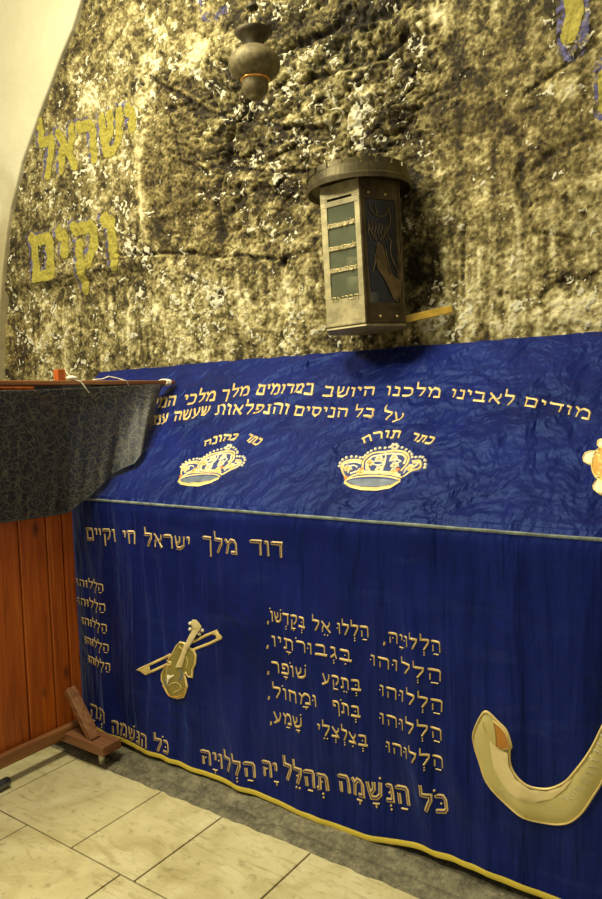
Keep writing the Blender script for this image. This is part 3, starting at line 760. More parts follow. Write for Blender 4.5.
kw = dict(nib=(.22, .26), inner=(.115, 1), gap=.24)
text('large outlined gold verse along the hem', FR, [
    ('כֹּל', [(450, 814), (436, 811), (422, 807)], 17), ('הַנְּשָׁמָה', [(411, 807), (376, 799.5), (338, 791)], 17), ('תְּהַלֵּל', [(331, 791), (307, 785), (283, 778)], 15.5), ('יָהּ', [(279, 779), (270, 777), (262, 775)], 14.5),
    ('הַלְלוּיָהּ', [(257, 778), (230, 771), (201, 763)], 13.5)], 15, **kw)
z6 = zc(5.017, 80, 690)
text('outlined gold verse near the screen foot', FR, [('כֹּל', z6((455, 322), (415, 310), (378, 297))), ('הַנְּשָׁמָה', z6((350, 288), (260, 250), (160, 208))), ('תְּהַ', z6((136, 166), (90, 148), (45, 128)))], 12, **kw)

# crowns: drawn once in their own coordinates and stitched twice
def crown(label, T, sc_):
    c = W_([M_GOLDB, M_NAVY]); 
    def q(*pp): return [T(*p) for p in pp]
    s = sc_
    body = q((85, 300), (68, 262), (52, 235), (54, 205), (80, 186), (130, 176), (176, 180), (188, 176), (215, 150), (260, 130), (310, 124), (345, 112), (400, 125), (436, 150), (442, 178), (490, 180), (516, 198), (514, 228), (490, 252), (440, 268), (400, 292), (385, 318), (330, 345), (250, 358), (160, 352), (100, 338), (74, 322))
    c.patch(body, .0004, .0008, 1, step=.01)
    band = q((74, 318), (110, 340), (170, 354), (250, 358), (330, 345), (388, 316), (384, 304), (330, 325), (250, 336), (170, 334), (110, 322), (80, 302))
    c.patch(band, .002, .003, 0)
    c.ribbon(q((82, 302), (130, 285), (200, 276), (280, 278), (350, 286), (392, 302)), 10 * s, .002, .003, 0, smooth=True)
    c.ribbon(q((92, 296), (130, 272), (200, 262), (280, 264), (350, 270), (400, 288)), 12 * s, .002, .002, 0, smooth=True)
    root = c.build('crown_emblem', cover, label)
    g = Work(CP, [M_GREYBLUE]); g.patch(q((96, 306), (150, 294), (230, 290), (310, 293), (375, 305), (320, 324), (240, 332), (150, 328)), .0022, .001, 0, smooth=True); g.build('crown_opening', root, 'grey blue oval inside the rim')
    a = W_([M_CREAM, M_GOLDB])
    a.ribbon(q((88, 290), (66, 250), (60, 215), (90, 192), (135, 186), (176, 192)), 10 * s, .002, .003, 1, smooth=True)
    a.ribbon(q((185, 270), (176, 220), (192, 178), (235, 148), (300, 138), (360, 132), (408, 142), (428, 172), (420, 205), (385, 250)), 12 * s, .0025, .003, 1, smooth=True)
    a.ribbon(q((200, 262), (194, 220), (208, 188), (245, 162), (300, 152)), 6 * s, .0025, .002, 0, smooth=True)
    a.ribbon(q((400, 285), (440, 258), (486, 240), (500, 215), (485, 196), (448, 194)), 11 * s, .002, .003, 1, smooth=True)
    a.ribbon(q((300, 140), (300, 180), (288, 230), (270, 268)), 8 * s, .003, .002, 0, smooth=True)
    a.build('crown_arch', root, 'gold arches of the crown')
    for (x, y) in ((95, 235), (215, 205), (265, 240), (345, 175), (350, 215), (440, 235), (265, 180), (165, 255), (345, 255)):
        f = W_([M_CREAM, M_GOLDB, M_ORANGE])
        for k in range(6):
            t = k * math.pi / 3; f.dot(T(x + 15 * math.cos(t), y + 11 * math.sin(t)), 8.5 * s, .002, .003, 0 if (x + y) % 3 else 1, 6)
        f.dot(T(x, y), 6 * s, .003, .004, 1, 6)
        f.ribbon(q((x - 22, y + 14), (x - 8, y - 18), (x + 14, y - 16), (x + 24, y + 8)), 5 * s, .002, .002, 0, smooth=True)
        f.build('stitched_flower', root)
    for (x, y) in ((172, 238), (370, 240), (88, 288)): o = W_([M_ORANGE]); o.dot(T(x, y), 12 * s, .003, .003, 0, 8); o.build('gem', root, 'orange stitched gem')
    lc = W_([M_LAMEL, M_CREAM])
    for P_, wd in (((75, 235), (68, 212), (95, 200), (135, 196), (172, 204)), 15), (((215, 250), (198, 205), (222, 172), (262, 158), (310, 148), (350, 146), (395, 152), (412, 178), (400, 210)), 14), (((440, 240), (476, 224), (484, 210), (452, 206)), 13), (((110, 262), (150, 252), (200, 250), (260, 252), (330, 256), (385, 270)), 13), (((230, 200), (262, 188), (290, 200), (262, 214), (232, 208)), 9), (((320, 190), (352, 178), (385, 190), (360, 206)), 9), (((95, 262), (105, 225), (130, 215), (150, 228)), 8), (((400, 262), (420, 232), (448, 226), (462, 236)), 8), (((300, 170), (290, 205), (284, 240)), 14):
        lc.ribbon(q(*P_), wd * s, .0022, .003, 1 if wd < 10 else 0, smooth=True)
    lc.build('lace_stitching', root, 'pale gold lace filling between the arches')
    p = W_([M_CREAM])
    E1 = [np.array(v, float) for v in ((52, 240), (50, 212), (78, 182), (130, 170), (172, 174), (186, 166), (214, 142), (258, 122), (312, 116), (352, 100), (402, 118), (440, 146), (448, 170), (492, 172), (522, 196), (518, 230))]
    E1 = catmull(E1, False, 4); d = 0; last = E1[0]
    for e in E1:
        if np.linalg.norm(e - last) > 15: p.dot(T(*e), 8.5 * s, .001, .004, 0, 7); last = e
    for k in range(6): p.dot(T(350 + 17 * math.cos(k * 1.047), 108 + 14 * math.sin(k * 1.047)), 9 * s, .002, .004, 0, 7)
    p.build('pearl_edge', root, 'cream pearl dots round the crown')
def T2(x, y): return SL(330 + x / 5.473, 425 + y / 5.473)
crown('gold crown under the nearer caption', T2, np.linalg.norm(T2(101, 200) - T2(100, 200)) * 1.0)
A1 = [np.array(v) for v in (T2(74, 322), T2(388, 316), T2(350, 100))]
B1 = [SL(170 + x / 6.69, 430 + y / 6.69) for x, y in ((45, 345), (325, 325), (392, 100))]
MA = np.column_stack([A1[1] - A1[0], A1[2] - A1[0]]); MB = np.column_stack([B1[1] - B1[0], B1[2] - B1[0]]); AF = MB @ np.linalg.inv(MA)
def T1(x, y): return B1[0] + AF @ (T2(x, y) - A1[0])
crown('gold crown under the farther caption', T1, np.linalg.norm(T1(101, 200) - T1(100, 200)) * 1.0)

# violin and bow
zv = lambda *pp: [FR(120 + p[0] / 5.017, 600 + p[1] / 5.017) for p in pp]
us = np.linalg.norm(zv((100, 300))[0] - zv((101, 300))[0])
c = W_([M_OLIVE, M_GOLDB, M_AMBER])
vb = zv((300, 213), (325, 215), (348, 238), (368, 255), (377, 280), (374, 320), (364, 345), (362, 386), (348, 382), (334, 360), (326, 370), (334, 402), (341, 430), (330, 460), (318, 486), (290, 491), (255, 474), (228, 445), (209, 400), (210, 368), (232, 322), (262, 322), (264, 308), (246, 300), (266, 272), (280, 235))
c.patch(vb, .003, .004, 0); c.ribbon(vb, 7 * us, .006, .003, 1, closed=True, step=.006)
root = c.build('violin_emblem', cover, 'gold appliqué violin with its bow')
b = W_([M_GOLDB]); b.ribbon(zv((215, 425), (240, 462), (285, 482), (318, 472), (333, 435)), 9 * us, .0075, .003, 0, smooth=True); b.mats = [M_AMBER]; b.build('violin_edge', root, 'amber lower rim of the violin')
b = W_([M_OLIVE, M_GOLDB, M_GREYBLUE])
for pts in (((255, 300), (245, 350), (235, 400)), ((330, 260), (345, 300), (340, 340)), ((250, 430), (285, 410), (310, 440), (280, 460)), ((300, 230), (320, 245), (330, 240))):
    b.ribbon(zv(*pts), 7 * us, .0075, .002, 1, smooth=True)
b.ribbon(zv((300, 345), (315, 375), (300, 400)), 22 * us, .007, .002, 2, smooth=True)
b.ribbon(zv((235, 385), (228, 410), (245, 430)), 14 * us, .007, .002, 2, smooth=True)
b.build('violin_scrollwork', root, 'brocade scrolls on the violin body')
b = W_([M_LAMEL]); b.patch(zv((284, 335), (318, 335), (345, 250), (398, 150), (372, 138), (345, 195), (310, 275)), .009, .003, 0); b.build('violin_neck', root)
b = W_([M_LAMEL, M_CREAM]); b.patch(zv((365, 97), (385, 98), (398, 112), (411, 132), (398, 158), (368, 146), (360, 118)), .010, .003, 0)
for p in ((352, 118), (352, 147), (407, 155), (391, 172)): b.dot(zv(p)[0], 6.5 * us, .003, .005, 1, 7)
b.build('violin_scroll', root)
b = W_([M_CREAM]); b.patch(zv((250, 368), (284, 372), (262, 392), (250, 422), (247, 395)), .009, .002, 0); b.build('violin_bridge', root)
b = W_([M_GOLDB])
for pts in (((100, 346), (180, 310), (262, 270)), ((362, 212), (425, 180), (490, 154)), ((128, 371), (190, 345), (235, 322)), ((365, 250), (440, 222), (515, 186))): b.ribbon(zv(*pts), 8 * us, .002, .003, 0)
b.patch(zv((86, 346), (120, 340), (152, 322), (158, 350), (126, 374), (108, 356)), .002, .003, 0)
b.patch(zv((455, 172), (492, 152), (500, 166), (520, 184), (484, 200), (482, 178)), .002, .003, 0)
b.build('violin_bow', root, 'thin gold bow behind the violin')

# ram's horn
zs = lambda *pp: [FR(440 + p[0] / 3.716, 680 + p[1] / 3.716) for p in pp]
us = np.linalg.norm(zs((100, 300))[0] - zs((101, 300))[0])
hornp = zs((175, 115), (150, 140), (125, 200), (130, 245), (145, 290), (175, 370), (230, 440), (300, 495), (370, 525), (430, 535), (480, 525), (530, 485), (575, 420), (605, 370), (640, 290), (668, 190), (676, 120), (645, 100), (622, 140), (600, 180), (560, 260), (500, 340), (460, 380), (400, 405), (340, 395), (290, 355), (265, 310), (262, 256), (268, 240), (250, 185), (215, 150))
c = W_([M_LAME, M_GOLDB]); hornp = catmull([np.array(p_) for p_ in hornp], True, 4); c.patch(hornp, .003, .008, 0, step=.016); c.ribbon(hornp, 8 * us, .006, .003, 1, closed=True)
root = c.build('ram_horn_emblem', cover, "pale gold appliqué ram's horn")
b = W_([M_LAMEL]); b.patch(zs((190, 215), (225, 250), (258, 262), (262, 310), (288, 358), (340, 398), (400, 409), (455, 388), (500, 350), (470, 395), (420, 435), (350, 447), (290, 432), (240, 385), (205, 320)), .0115, .002, 0); b.build('horn_inner_band', root, 'lighter gold inner band')  # strip of paler gold cloth along the inner curve
b = W_([M_RUST, M_GOLDB]); mo = zs((205, 148), (230, 168), (250, 190), (266, 240), (240, 252), (216, 240), (212, 190)); b.patch(mo, .012, .002, 0); b.ribbon(mo, 5 * us, .013, .002, 1, closed=True); b.ribbon(zs((165, 150), (180, 195), (212, 240)), 5 * us, .012, .002, 1, smooth=True); b.build('horn_mouth', root, 'rust satin mouth of the horn')
b = W_([M_CREAM])
for k in range(16):
    t = k / 15; x = 470 + 150 * t; y = 430 - 260 * t + 60 * math.sin(t * 3)
    b.ribbon(zs((x - 14, y + random.uniform(-12, 0)), (x + 16, y + random.uniform(4, 16))), 2.2 * us, .012, .001, 0)
for k in range(7): x = 225 + 30 * k; b.ribbon(zs((x, 395 + k * 10), (x + 16, 405 + k * 10)), 2 * us, .012, .001, 0)
b.build('glitter_stitch', root, 'fine pale stitches on the horn')

# rounded emblem at the right edge of the slope
zt = lambda *pp: [SL(560 + p[0] / 11.24, 420 + p[1] / 11.24) for p in pp]
us = np.linalg.norm(zt((300, 400))[0] - zt((301, 400))[0])
mir = lambda pp: [(1060 - x, y) for x, y in pp]
lobes = [[(430, 330), (330, 345), (275, 365), (256, 400), (262, 440), (300, 465), (350, 485), (390, 430)], [(470, 300), (440, 285), (415, 255), (420, 220), (450, 203), (480, 205), (505, 240), (500, 290)], [(415, 650), (395, 690), (372, 730), (378, 770), (420, 805), (460, 830), (490, 780), (480, 690)]]
c = W_([M_AMBER, M_GOLDB])
bodyp = zt(*[(530 + 178 * math.cos(t), 485 - 215 * math.sin(t)) for t in np.linspace(0, 2 * math.pi, 28, endpoint=False)])
c.patch(bodyp, .004, .004, 0); c.ribbon(bodyp, 20 * us, .006, .003, 1, closed=True)
root = c.build('rosette_emblem', cover, 'amber and cream emblem at the right edge')
for l in lobes:
    for q_ in (l, mir(l)):
        b = W_([M_CREAM, M_GOLDB]); b.patch(zt(*q_), .003, .003, 0); b.ribbon(zt(*q_), 18 * us, .005, .003, 1, closed=True); b.build('lobe', root)
b = W_([M_OLIVE, M_GOLDB])
for k in range(9):
    t = k / 8; b.ribbon(zt((395 + 50 * math.sin(3 * t), 340 + 290 * t), (440 + 30 * math.sin(3 * t), 360 + 290 * t)), 14 * us, .0095, .002, k % 2)
b.build('emblem_texture', root)

# ------------------------------------------------------------------ stone tomb below the cover
bm = bmesh.new()
prof = [(YF + .05, .0), (YF + .05, ZR - .04), (YB - .02, ZB - .09), (YW - .06, ZB - .09), (YW - .06, 0)]
a = [bm.verts.new((-3.3, y, z)) for y, z in prof]; b_ = [bm.verts.new((.6, y, z)) for y, z in prof]
bm.faces.new(a); bm.faces.new(b_[::-1])
for i in range(5): bm.faces.new((a[i], b_[i], b_[(i + 1) % 5], a[(i + 1) % 5]))
tomb = bm_obj('stone_tomb', bm, M_CONC)
tag(tomb, 'grey stone tomb under the blue cover with its plinth showing below the hem', 'tomb')
# plinth with a worn groove
yy = [1.915, 1.93, 1.95, 1.975, 1.985, 1.995, 2.02, 2.045, 2.07, 2.12]
zz = [.000, .008, .012, .014, -.008, .016, .028, .032, .033, .033]
xx = np.arange(-3.3, .6, .012); PV = []
for y, z in zip(yy, zz):
    for x in xx:
        e = float(fbm(x * 16, y * 30, 3, 2) - .5)
        PV.append((x, y + (.018 * e if y < 1.94 else .006 * e), max(.0005, z + .010 * float(fbm(x * 22, y * 60, 3, 5) - .5)) if y > 1.92 else -.004))
m_ = len(xx); pf = [(r * m_ + i, r * m_ + i + 1, (r + 1) * m_ + i + 1, (r + 1) * m_ + i) for r in range(len(yy) - 1) for i in range(m_ - 1)]
o = mesh_obj('plinth', PV, pf, M_CONC, tomb); o['label'] = 'rough grey concrete plinth along the tomb foot'

# ------------------------------------------------------------------ floor of limestone slabs
bm = bmesh.new()
box(bm, -5.0, 1.2, -1.5, 2.2, -.06, -.008)
g_ = .006
rowsY = [(1.487, 1.945, [-5, -4.2, -3.5, -2.66, -2.13, -1.80, -1.395, -.93, -.45, 0.05, .6, 1.2]),
         (1.0, 1.487, [-5, -4.3, -3.6, -2.98, -2.39, -1.865, -1.3, -.75, -.2, .4, 1.2]),
         (.5, 1.0, [-5, -4.1, -3.3, -2.6, -2.0, -1.4, -.8, -.2, .5, 1.2]), (0.0, .5, [-5, -4.2, -3.4, -2.7, -2.1, -1.5, -.9, -.3, .3, 1.2]),
         (-.5, 0, [-5, -4.1, -3.2, -2.4, -1.7, -1.0, -.3, .4, 1.2]), (-1.5, -.5, [-5, -4, -3, -2, -1, 0, 1.2])]
for y0, y1, xs_ in rowsY:
    for x0, x1 in zip(xs_, xs_[1:]):
        box(bm, x0 + g_ / 2, x1 - g_ / 2, y0 + g_ / 2, y1 - g_ / 2, -.03, random.uniform(-.001, .0008))
for f in bm.faces: f.material_index = 1 if f.calc_center_median().z > -.045 and abs(f.calc_center_median().z + .008) > .0005 else 0
fl = bm_obj('floor', bm, [M_GROUT, M_TILE], None, False, .0025, 2); tag(fl, kind='structure')

# ------------------------------------------------------------------ plaster wall left of the rock niche
YP = 2.738
edge = [onY(x, y, YP) for x, y in [(90, -20), (80, 0), (70, 30), (60, 56), (48, 88), (40, 108), (30, 135), (20, 164), (14, 190), (10, 208), (6, 235), (2, 270), (-2, 310), (-4, 350), (-4, 400)]]
E2 = [(p[0] + .008 * random.uniform(-1, 1), p[2]) for p in edge]
top = (E2[0][0] + .25, 4.75)
ring = [top] + E2 + [(E2[-1][0], 0), (-6.5, 0), (-6.5, 4.75)]
bm = bmesh.new()
fr = [bm.verts.new((x, YP, z)) for x, z in ring]; bk = [bm.verts.new((x - (.0 if 0 < i <= len(E2) else 0), 2.95, z)) for i, (x, z) in enumerate(ring)]
bm.faces.new(fr); bm.faces.new(bk[::-1])
for i in range(len(ring)): j = (i + 1) % len(ring); bm.faces.new((fr[i], bk[i], bk[j], fr[j]))
pl = bm_obj('wall_left', bm, M_PLASTER, None, False, .012, 3); tag(pl, kind='structure')
# vault ceiling above, side wall behind the screen (both outside the picture)
bm = bmesh.new(); box(bm, -6.5, 1.2, -1.6, 3.0, 4.72, 4.85); tag(bm_obj('ceiling', bm, M_PLASTER), kind='structure')

# ------------------------------------------------------------------ painted words on the rock
def WP(a, b, o): return np.stack([a, wall_y(a, b) - o, b], -1)
def zwall(*pp): return [(0 + p[0] / 3.76, 90 + p[1] / 3.76) for p in pp]
class Rec:
    def __init__(s): s.r = []
    def ribbon(s, P, w, *a, **k):
        for p, q in zip(P, P[1:]):
            t = np.array(q) - np.array(p); t = t / (np.linalg.norm(t) + 1e-9); s.r.append((p, q, w(t) if callable(w) else w))
    def dot(s, *a, **k): pass
def film(rec, mat, off, label, grow=0.0):
    """a thin coat of paint: the rock's own surface inside the strokes, lifted by off"""
    pts = np.array([p for q in rec.r for p in q[:2]]); lo = pts.min(0) - .1; hi = pts.max(0) + .1
    i0, i1 = np.searchsorted(gx, [lo[0], hi[0]]); j0, j1 = np.searchsorted(gz, [lo[1], hi[1]])
    X_, Z_ = GX[j0:j1, i0:i1], GZ[j0:j1, i0:i1]; e = .012 * (fbm(X_ * 30, Z_ * 30, 3, 5) - .5)
    m = np.zeros(X_.shape, bool)
    for p, q, w in rec.r: m |= poly_dist(X_, Z_, [p, q]) + e < w / 2 + grow
    fm_ = m[:-1, :-1] & m[1:, :-1] & m[:-1, 1:] & m[1:, 1:]
    jj, ii_ = np.nonzero(fm_); nn = X_.shape[1]
    quads = np.stack([jj * nn + ii_, jj * nn + ii_ + 1, (jj + 1) * nn + ii_ + 1, (jj + 1) * nn + ii_], -1)
    used, inv = np.unique(quads, return_inverse=True); inv = inv.reshape(-1, 4)
    Pw = np.stack([X_, YW - H[j0:j1, i0:i1] - off, Z_], -1).reshape(-1, 3)[used]
    o = mesh_obj('painted_word', Pw, inv, mat, wall); o['label'] = label
def paint(label, items, hpx):
    for m, off, sh, gr in ((M_BPAINT, .002, (-.024, .016), .003), (M_YPAINT, .0035, (0, 0), 0)):
        w = Rec(); words(w, lambda x, y: px_wall(x, y, 2.78), items, hpx, nib=(.30, .29), shift=sh, gap=.3)
        film(w, m, off, label if m is M_YPAINT else 'faded blue edging of the painted word', gr)
paint('large yellow painted word high on the rock', [('ישראל', zwall((528, 212), (462, 232), (362, 262), (270, 294), (155, 332)))], 39)
paint('large yellow painted word lower on the rock', [('וקים', zwall((462, 646), (385, 668), (240, 700), (118, 722)))], 45)
def stroke(mat, off, label, *lines):
    w = Rec()
    for pts, wd in lines: w.ribbon(pts, wd)
    film(w, mat, off, label)
def zu(*pp): return [px_wall(330 + p[0] / 2.213, p[1] / 2.213, 2.78) for p in pp]
zl = lambda *pp: [px_wall(140 + p[0] / 3.168, p[1] / 3.168, 2.78) for p in pp]
stroke(M_BPAINT, .002, 'blue edging of the letter at the top right', (zu((540, -40), (542, 40), (540, 100)), .12), (zu((606, 150), (604, 250)), .06))
stroke(M_YPAINT, .0035, 'yellow painted letter end at the top right', (zu((538, -40), (545, 40), (534, 82)), .07), (zu((612, 170), (612, 240)), .05))
stroke(M_BPAINT, .002, 'faded blue letter strokes near the top', (zl((197, -10), (196, 60)), .02), (zl((205, 55), (240, 50), (272, 28)), .045))

# ------------------------------------------------------------------ wooden screen (divider)
XP = -2.755
scr = empty('wooden_screen', (XP, 1.6, 0))
tag(scr, 'reddish pine plank screen on a wooden foot left of the tomb', 'screen')
def part(name, bm, mat, parent, bevel=.003, label=None, smooth=False):
    o = bm_obj(name, bm, mat, parent, smooth, bevel)
    o.matrix_parent_inverse = parent.matrix_world.inverted() if parent.type != 'EMPTY' else Matrix.Translation(-Vector(parent.location))
    if label: o['label'] = label
    return o
yb = [.55, .75, .97, 1.17, 1.38, 1.585, onX(31, 743, XP)[1] , onX(57.6, 729, XP)[1], onX(73, 718, XP)[1], 2.025]
print('planks', yb)
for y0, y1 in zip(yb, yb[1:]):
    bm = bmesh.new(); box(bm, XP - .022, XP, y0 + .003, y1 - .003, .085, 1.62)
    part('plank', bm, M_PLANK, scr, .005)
bm = bmesh.new(); box(bm, XP - .03, XP - .024, .6, 2.02, .09, 1.62); part('plank_gap_shade', bm, M_DARK, scr, 0)  # near-black sheet painted as the shade in the gaps between planks
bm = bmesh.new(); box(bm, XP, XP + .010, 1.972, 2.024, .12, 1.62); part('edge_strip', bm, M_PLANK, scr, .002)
bm = bmesh.new(); bar(bm, (XP + .022, .55, .105), (XP + .022, 2.0, .105), .040, .055); part('bottom_rail', bm, M_RAILW, scr, .010)
# top rail runs on past the planks over the tomb
R0, R1 = Vector((-2.745, .55, 1.668)), Vector((-2.665, 2.61, 1.674))
bm = bmesh.new(); bar(bm, R0, R1, .055, .020); part('top_rail', bm, M_RAILW, scr, .004)
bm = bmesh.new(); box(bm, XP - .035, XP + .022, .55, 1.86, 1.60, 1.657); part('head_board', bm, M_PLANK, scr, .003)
bm = bmesh.new(); box(bm, -2.96, -2.455, 1.895, 2.0, .065, .108); foot = part('foot', bm, M_FOOTW, scr, .005)
bm = bmesh.new(); bar(bm, (-2.715, 1.935, .30), (-2.555, 1.935, .105), .032, .05, (0, 1, 0)); part('brace', bm, M_FOOTW, scr, .004)
cs = bmesh.new(); tube(cs, [(-2.505, 1.93, .014), (-2.505, 1.93, .07)], .014, 12); cst = part('caster', cs, M_STEEL, scr, 0, 'steel caster under the foot', True)
cs = bmesh.new(); tube(cs, [(-2.505, 1.942, .0185), (-2.505, 1.966, .0185)], .018, 20); part('wheel', cs, M_POTD, cst, 0, 'small dark wheel', True)
cs = bmesh.new(); tube(cs, [(-2.92, 1.945, .0), (-2.92, 1.945, .07)], .018, 12); part('caster', cs, M_STEEL, scr, 0, None, True)

# drape hanging from the rail
def rail(y): t = (y - R0.y) / (R1.y - R0.y); return np.array(R0.lerp(R1, t))
stat = [  # rail y, bottom point
    (.6, (-2.715, .6, 1.08)), (1.2, (-2.715, 1.2, 1.085)), (1.6, tuple(onX(-8, 524, -2.715))), (1.80, tuple(onX(30, 519, -2.712))), (2.0, tuple(onX(68, 513, -2.705)))]
def sl(x, y, o=.02): p = pin(x, y, SN, SK + o); return tuple(p)
stat += [(2.08, sl(80, 504)), (2.16, sl(93, 494)), (2.22, sl(103, 484)), (2.28, sl(112, 475)), (2.34, sl(122, 469)), (2.39, sl(134, 464)), (2.43, sl(141, 454)), (2.46, sl(146.5, 443)), (2.485, sl(150.5, 431)), (2.505, sl(153.5, 418)), (2.52, sl(155.5, 404)), (2.53, sl(155, 393))]
sy = [s_[0] for s_ in stat]
def drape_point(y, t):
    tp = rail(y) + np.array([.030, 0, -.030 + .022 * max(0, min(1, (y - 1.8) / .7))])
    bt = np.array([np.interp(y, sy, [s_[1][k] for s_ in stat]) for k in range(3)])
    p = tp + (bt - tp) * t
    wob = .006 * math.sin(y * 34 + t * 2) * t + .004 * math.sin(y * 71) * t
    wob += .030 * math.exp(-((y - 2.43 - .03 * (1 - t)) / .022) ** 2) * min(1, t * 2) * (1 - .5 * t)
    if y < 2.02: wob = abs(wob) * .8 + .004
    return p + np.array([.86, -.5, .1]) * wob
ny, nt_ = 170, 60
ysd = np.concatenate([np.linspace(.6, 1.55, 30), np.linspace(1.56, 2.53, ny)])
DV = [drape_point(y, k / nt_) for k in range(nt_ + 1) for y in ysd]; md = len(ysd)
DF = [(r * md + i, r * md + i + 1, (r + 1) * md + i + 1, (r + 1) * md + i) for r in range(nt_) for i in range(md - 1)]
fm = [1 if r >= nt_ - 1 else 0 for r in range(nt_) for i in range(md - 1)]
dr = mesh_obj('patterned_drape', DV, DF, [M_DRAPE, M_HEM], None, True, fm)
s_ = dr.modifiers.new('thickness', 'SOLIDIFY'); s_.thickness = .0015
tag(dr, 'dark scroll patterned cloth hanging from the rail of the pine screen', 'drape')
# the cloth passes over the rail and the layer behind is coloured near black for shade
BV = []
for k in range(9):
    for y in ysd:
        t = k / 8; p = rail(y) + np.array([-.034, 0, .004 - .30 * t * min(1, max(.12, (2.6 - y) * .9))]); p[0] = min(p[0], XP - .034 + max(0, y - 2.03) * .6); BV.append(p)
BF = [(r * md + i, r * md + i + 1, (r + 1) * md + i + 1, (r + 1) * md + i) for r in range(8) for i in range(md - 1)]
o = mesh_obj('back_layer', BV, BF, M_DARK, dr); o['label'] = 'cloth layer behind the rail coloured near black as shade'
for d_, y0, lbl in (((.0), 2.03, 'short white string knotted over the rail above the plank edge'), ((1.0), 2.16, 'thin white string lying along the middle of the rail'), ((2.0), 2.55, 'white string tied round the far tip of the rail')):
    bm = bmesh.new(); c = rail(y0)
    if d_ == 0: tube(bm, [c + np.array(v) for v in ((-.02, -.035, .06), (.0, -.03, .035), (.02, -.01, .012), (.031, .01, .005), (.034, .03, -.02), (.036, .05, -.045))], .0035, 6)
    elif d_ == 1: tube(bm, [c + np.array(v) for v in ((.0, -.03, .014), (.01, .02, .018), (.0, .06, .03), (.01, .1, .022), (.03, .14, .008), (.034, .15, -.014))], .003, 6)
    else:
        for k in range(3): tube(bm, [c + np.array((.033 * math.cos(a_), .012 * k + .004 * math.sin(a_ * 2), .016 * math.sin(a_))) for a_ in np.linspace(0, 2 * math.pi, 14)], .0035, 6)
    tag(bm_obj('string', bm, M_STRING, None, True), lbl, 'string', 'strings on the screen rail')
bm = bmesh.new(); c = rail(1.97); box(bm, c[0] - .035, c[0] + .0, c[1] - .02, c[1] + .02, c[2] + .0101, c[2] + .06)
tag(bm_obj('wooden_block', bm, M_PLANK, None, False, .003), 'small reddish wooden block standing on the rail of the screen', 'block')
bm = bmesh.new(); bmesh.ops.create_icosphere(bm, subdivisions=3, radius=1)
for v in bm.verts: v.co *= 1 + .25 * float(fbm(v.co.x * 2 + 5, v.co.y * 2 + v.co.z * 3 + 5, 3) - .5); v.co = Vector((v.co.x * .018 + c[0] + .012, v.co.y * .028 + c[1] + .04, v.co.z * .011 + c[2] + .0205))
tag(bm_obj('crumpled_paper', bm, M_STRING, None, True), 'crumpled white paper scrap on the rail beside the small wooden block', 'paper')

# metal tube end lying on the floor
p0 = onZ(8.5, 781, .022); bm = bmesh.new()
tube(bm, [(p0[0] + .02, p0[1] - .5, .022), (p0[0], p0[1] - .01, .022), (p0[0], p0[1], .022)], [.021, .021, .019], 20)
tag(bm_obj('metal_tube', bm, M_CHROME, None, True), 'dark metal tube end lying on the floor in front of the screen', 'tube')

# ------------------------------------------------------------------ hexagonal metal collection box on the wall
s6 = .179
YFB = 2.47
a0, a1 = onY(322.5, 186.5, YFB), onY(362, 176.5, YFB); b0, b1 = onY(330, 326, YFB), onY(369, 324, YFB)
s6 = abs(a1[0] - a0[0]); cxb = (a0[0] + a1[0]) / 2; ztop = (a0[2] + a1[2]) / 2; zbot = (b0[2] + b1[2]) / 2
ap = s6 * math.sqrt(3) / 2; cyb = YFB + ap
print('box', s6, cxb, cyb, ztop, zbot, 'back', cyb + ap)
cbx = empty('collection_box', (cxb, cyb, zbot))
tag(cbx, 'hexagonal brass collection box with glass panels and round crenellated lid on the rock wall', 'box')
tilt = math.radians(1.6)
def lb(name, bm, mat, parent=cbx, bevel=.0015, label=None, smooth=False):
    o = bm_obj(name, bm, mat, parent, smooth, bevel)
    if label: o['label'] = label
    return o
Hh = ztop - zbot
cbx.rotation_euler = (0, tilt * -1, 0)
hexv = [(-s6 / 2, -ap), (s6 / 2, -ap), (s6, 0), (s6 / 2, ap), (-s6 / 2, ap), (-s6, 0)]
def panel(i, z0, z1, u0, u1, dpt, out=0.0):
    """box on side i of the hexagon between widths u0..u1 (0..1) and heights z0..z1"""
    p, q = Vector((*hexv[i], 0)), Vector((*hexv[(i + 1) % 6], 0)); d = (q - p).normalized(); L = (q - p).length
    nrm = Vector((d.y, -d.x, 0)); bm_ = cur
    vs = [bm_.verts.new(p + d * L * u + nrm * (out - w_) + Vector((0, 0, z))) for z in (z0, z1) for u, w_ in ((u0, 0), (u1, 0), (u1, dpt), (u0, dpt))]
    for f in ((3, 2, 1, 0), (4, 5, 6, 7), (0, 1, 5, 4), (1, 2, 6, 5), (2, 3, 7, 6), (3, 0, 4, 7)): bm_.faces.new([vs[k] for k in f])
strips = [(.085 * Hh + .10 * Hh, .0)]
rws = [.20, .375, .55, .715]         # strips with letters, fraction from the bottom
gl0, gl1 = .235, .855
cur = bmesh.new(); D = .006
panel(0, 0, Hh * .19, 0, 1, D); panel(0, Hh * .845, Hh * .885, 0, 1, D); panel(0, Hh * .90, Hh, 0, 1, D); panel(0, Hh * .885, Hh * .90, 0, .18, D); panel(0, Hh * .885, Hh * .90, .80, 1, D)
panel(0, Hh * .19, Hh * .845, 0, .16, D); panel(0, Hh * .19, Hh * .845, .86, 1, D)
for z in (.38, .535, .695): panel(0, Hh * z, Hh * (z + .028), .16, .86, D)
panel(0, .0, Hh, .965, 1.0, D, .004); panel(0, .0, .012, 0, 1, D, .003)
fp = lb('front_panel', cur, M_BRASS, label='pale brass front with a slot and glazed rows')
cur = bmesh.new(); panel(0, Hh * .19, Hh * .845, .16, .86, .002, -.004); lb('glass_pane', cur, M_GLASS, fp, 0, 'dusty greenish glass')
def FP(a, b, o): return np.stack([cxb * 0 + a, -ap - .0005 - o, b], -1)
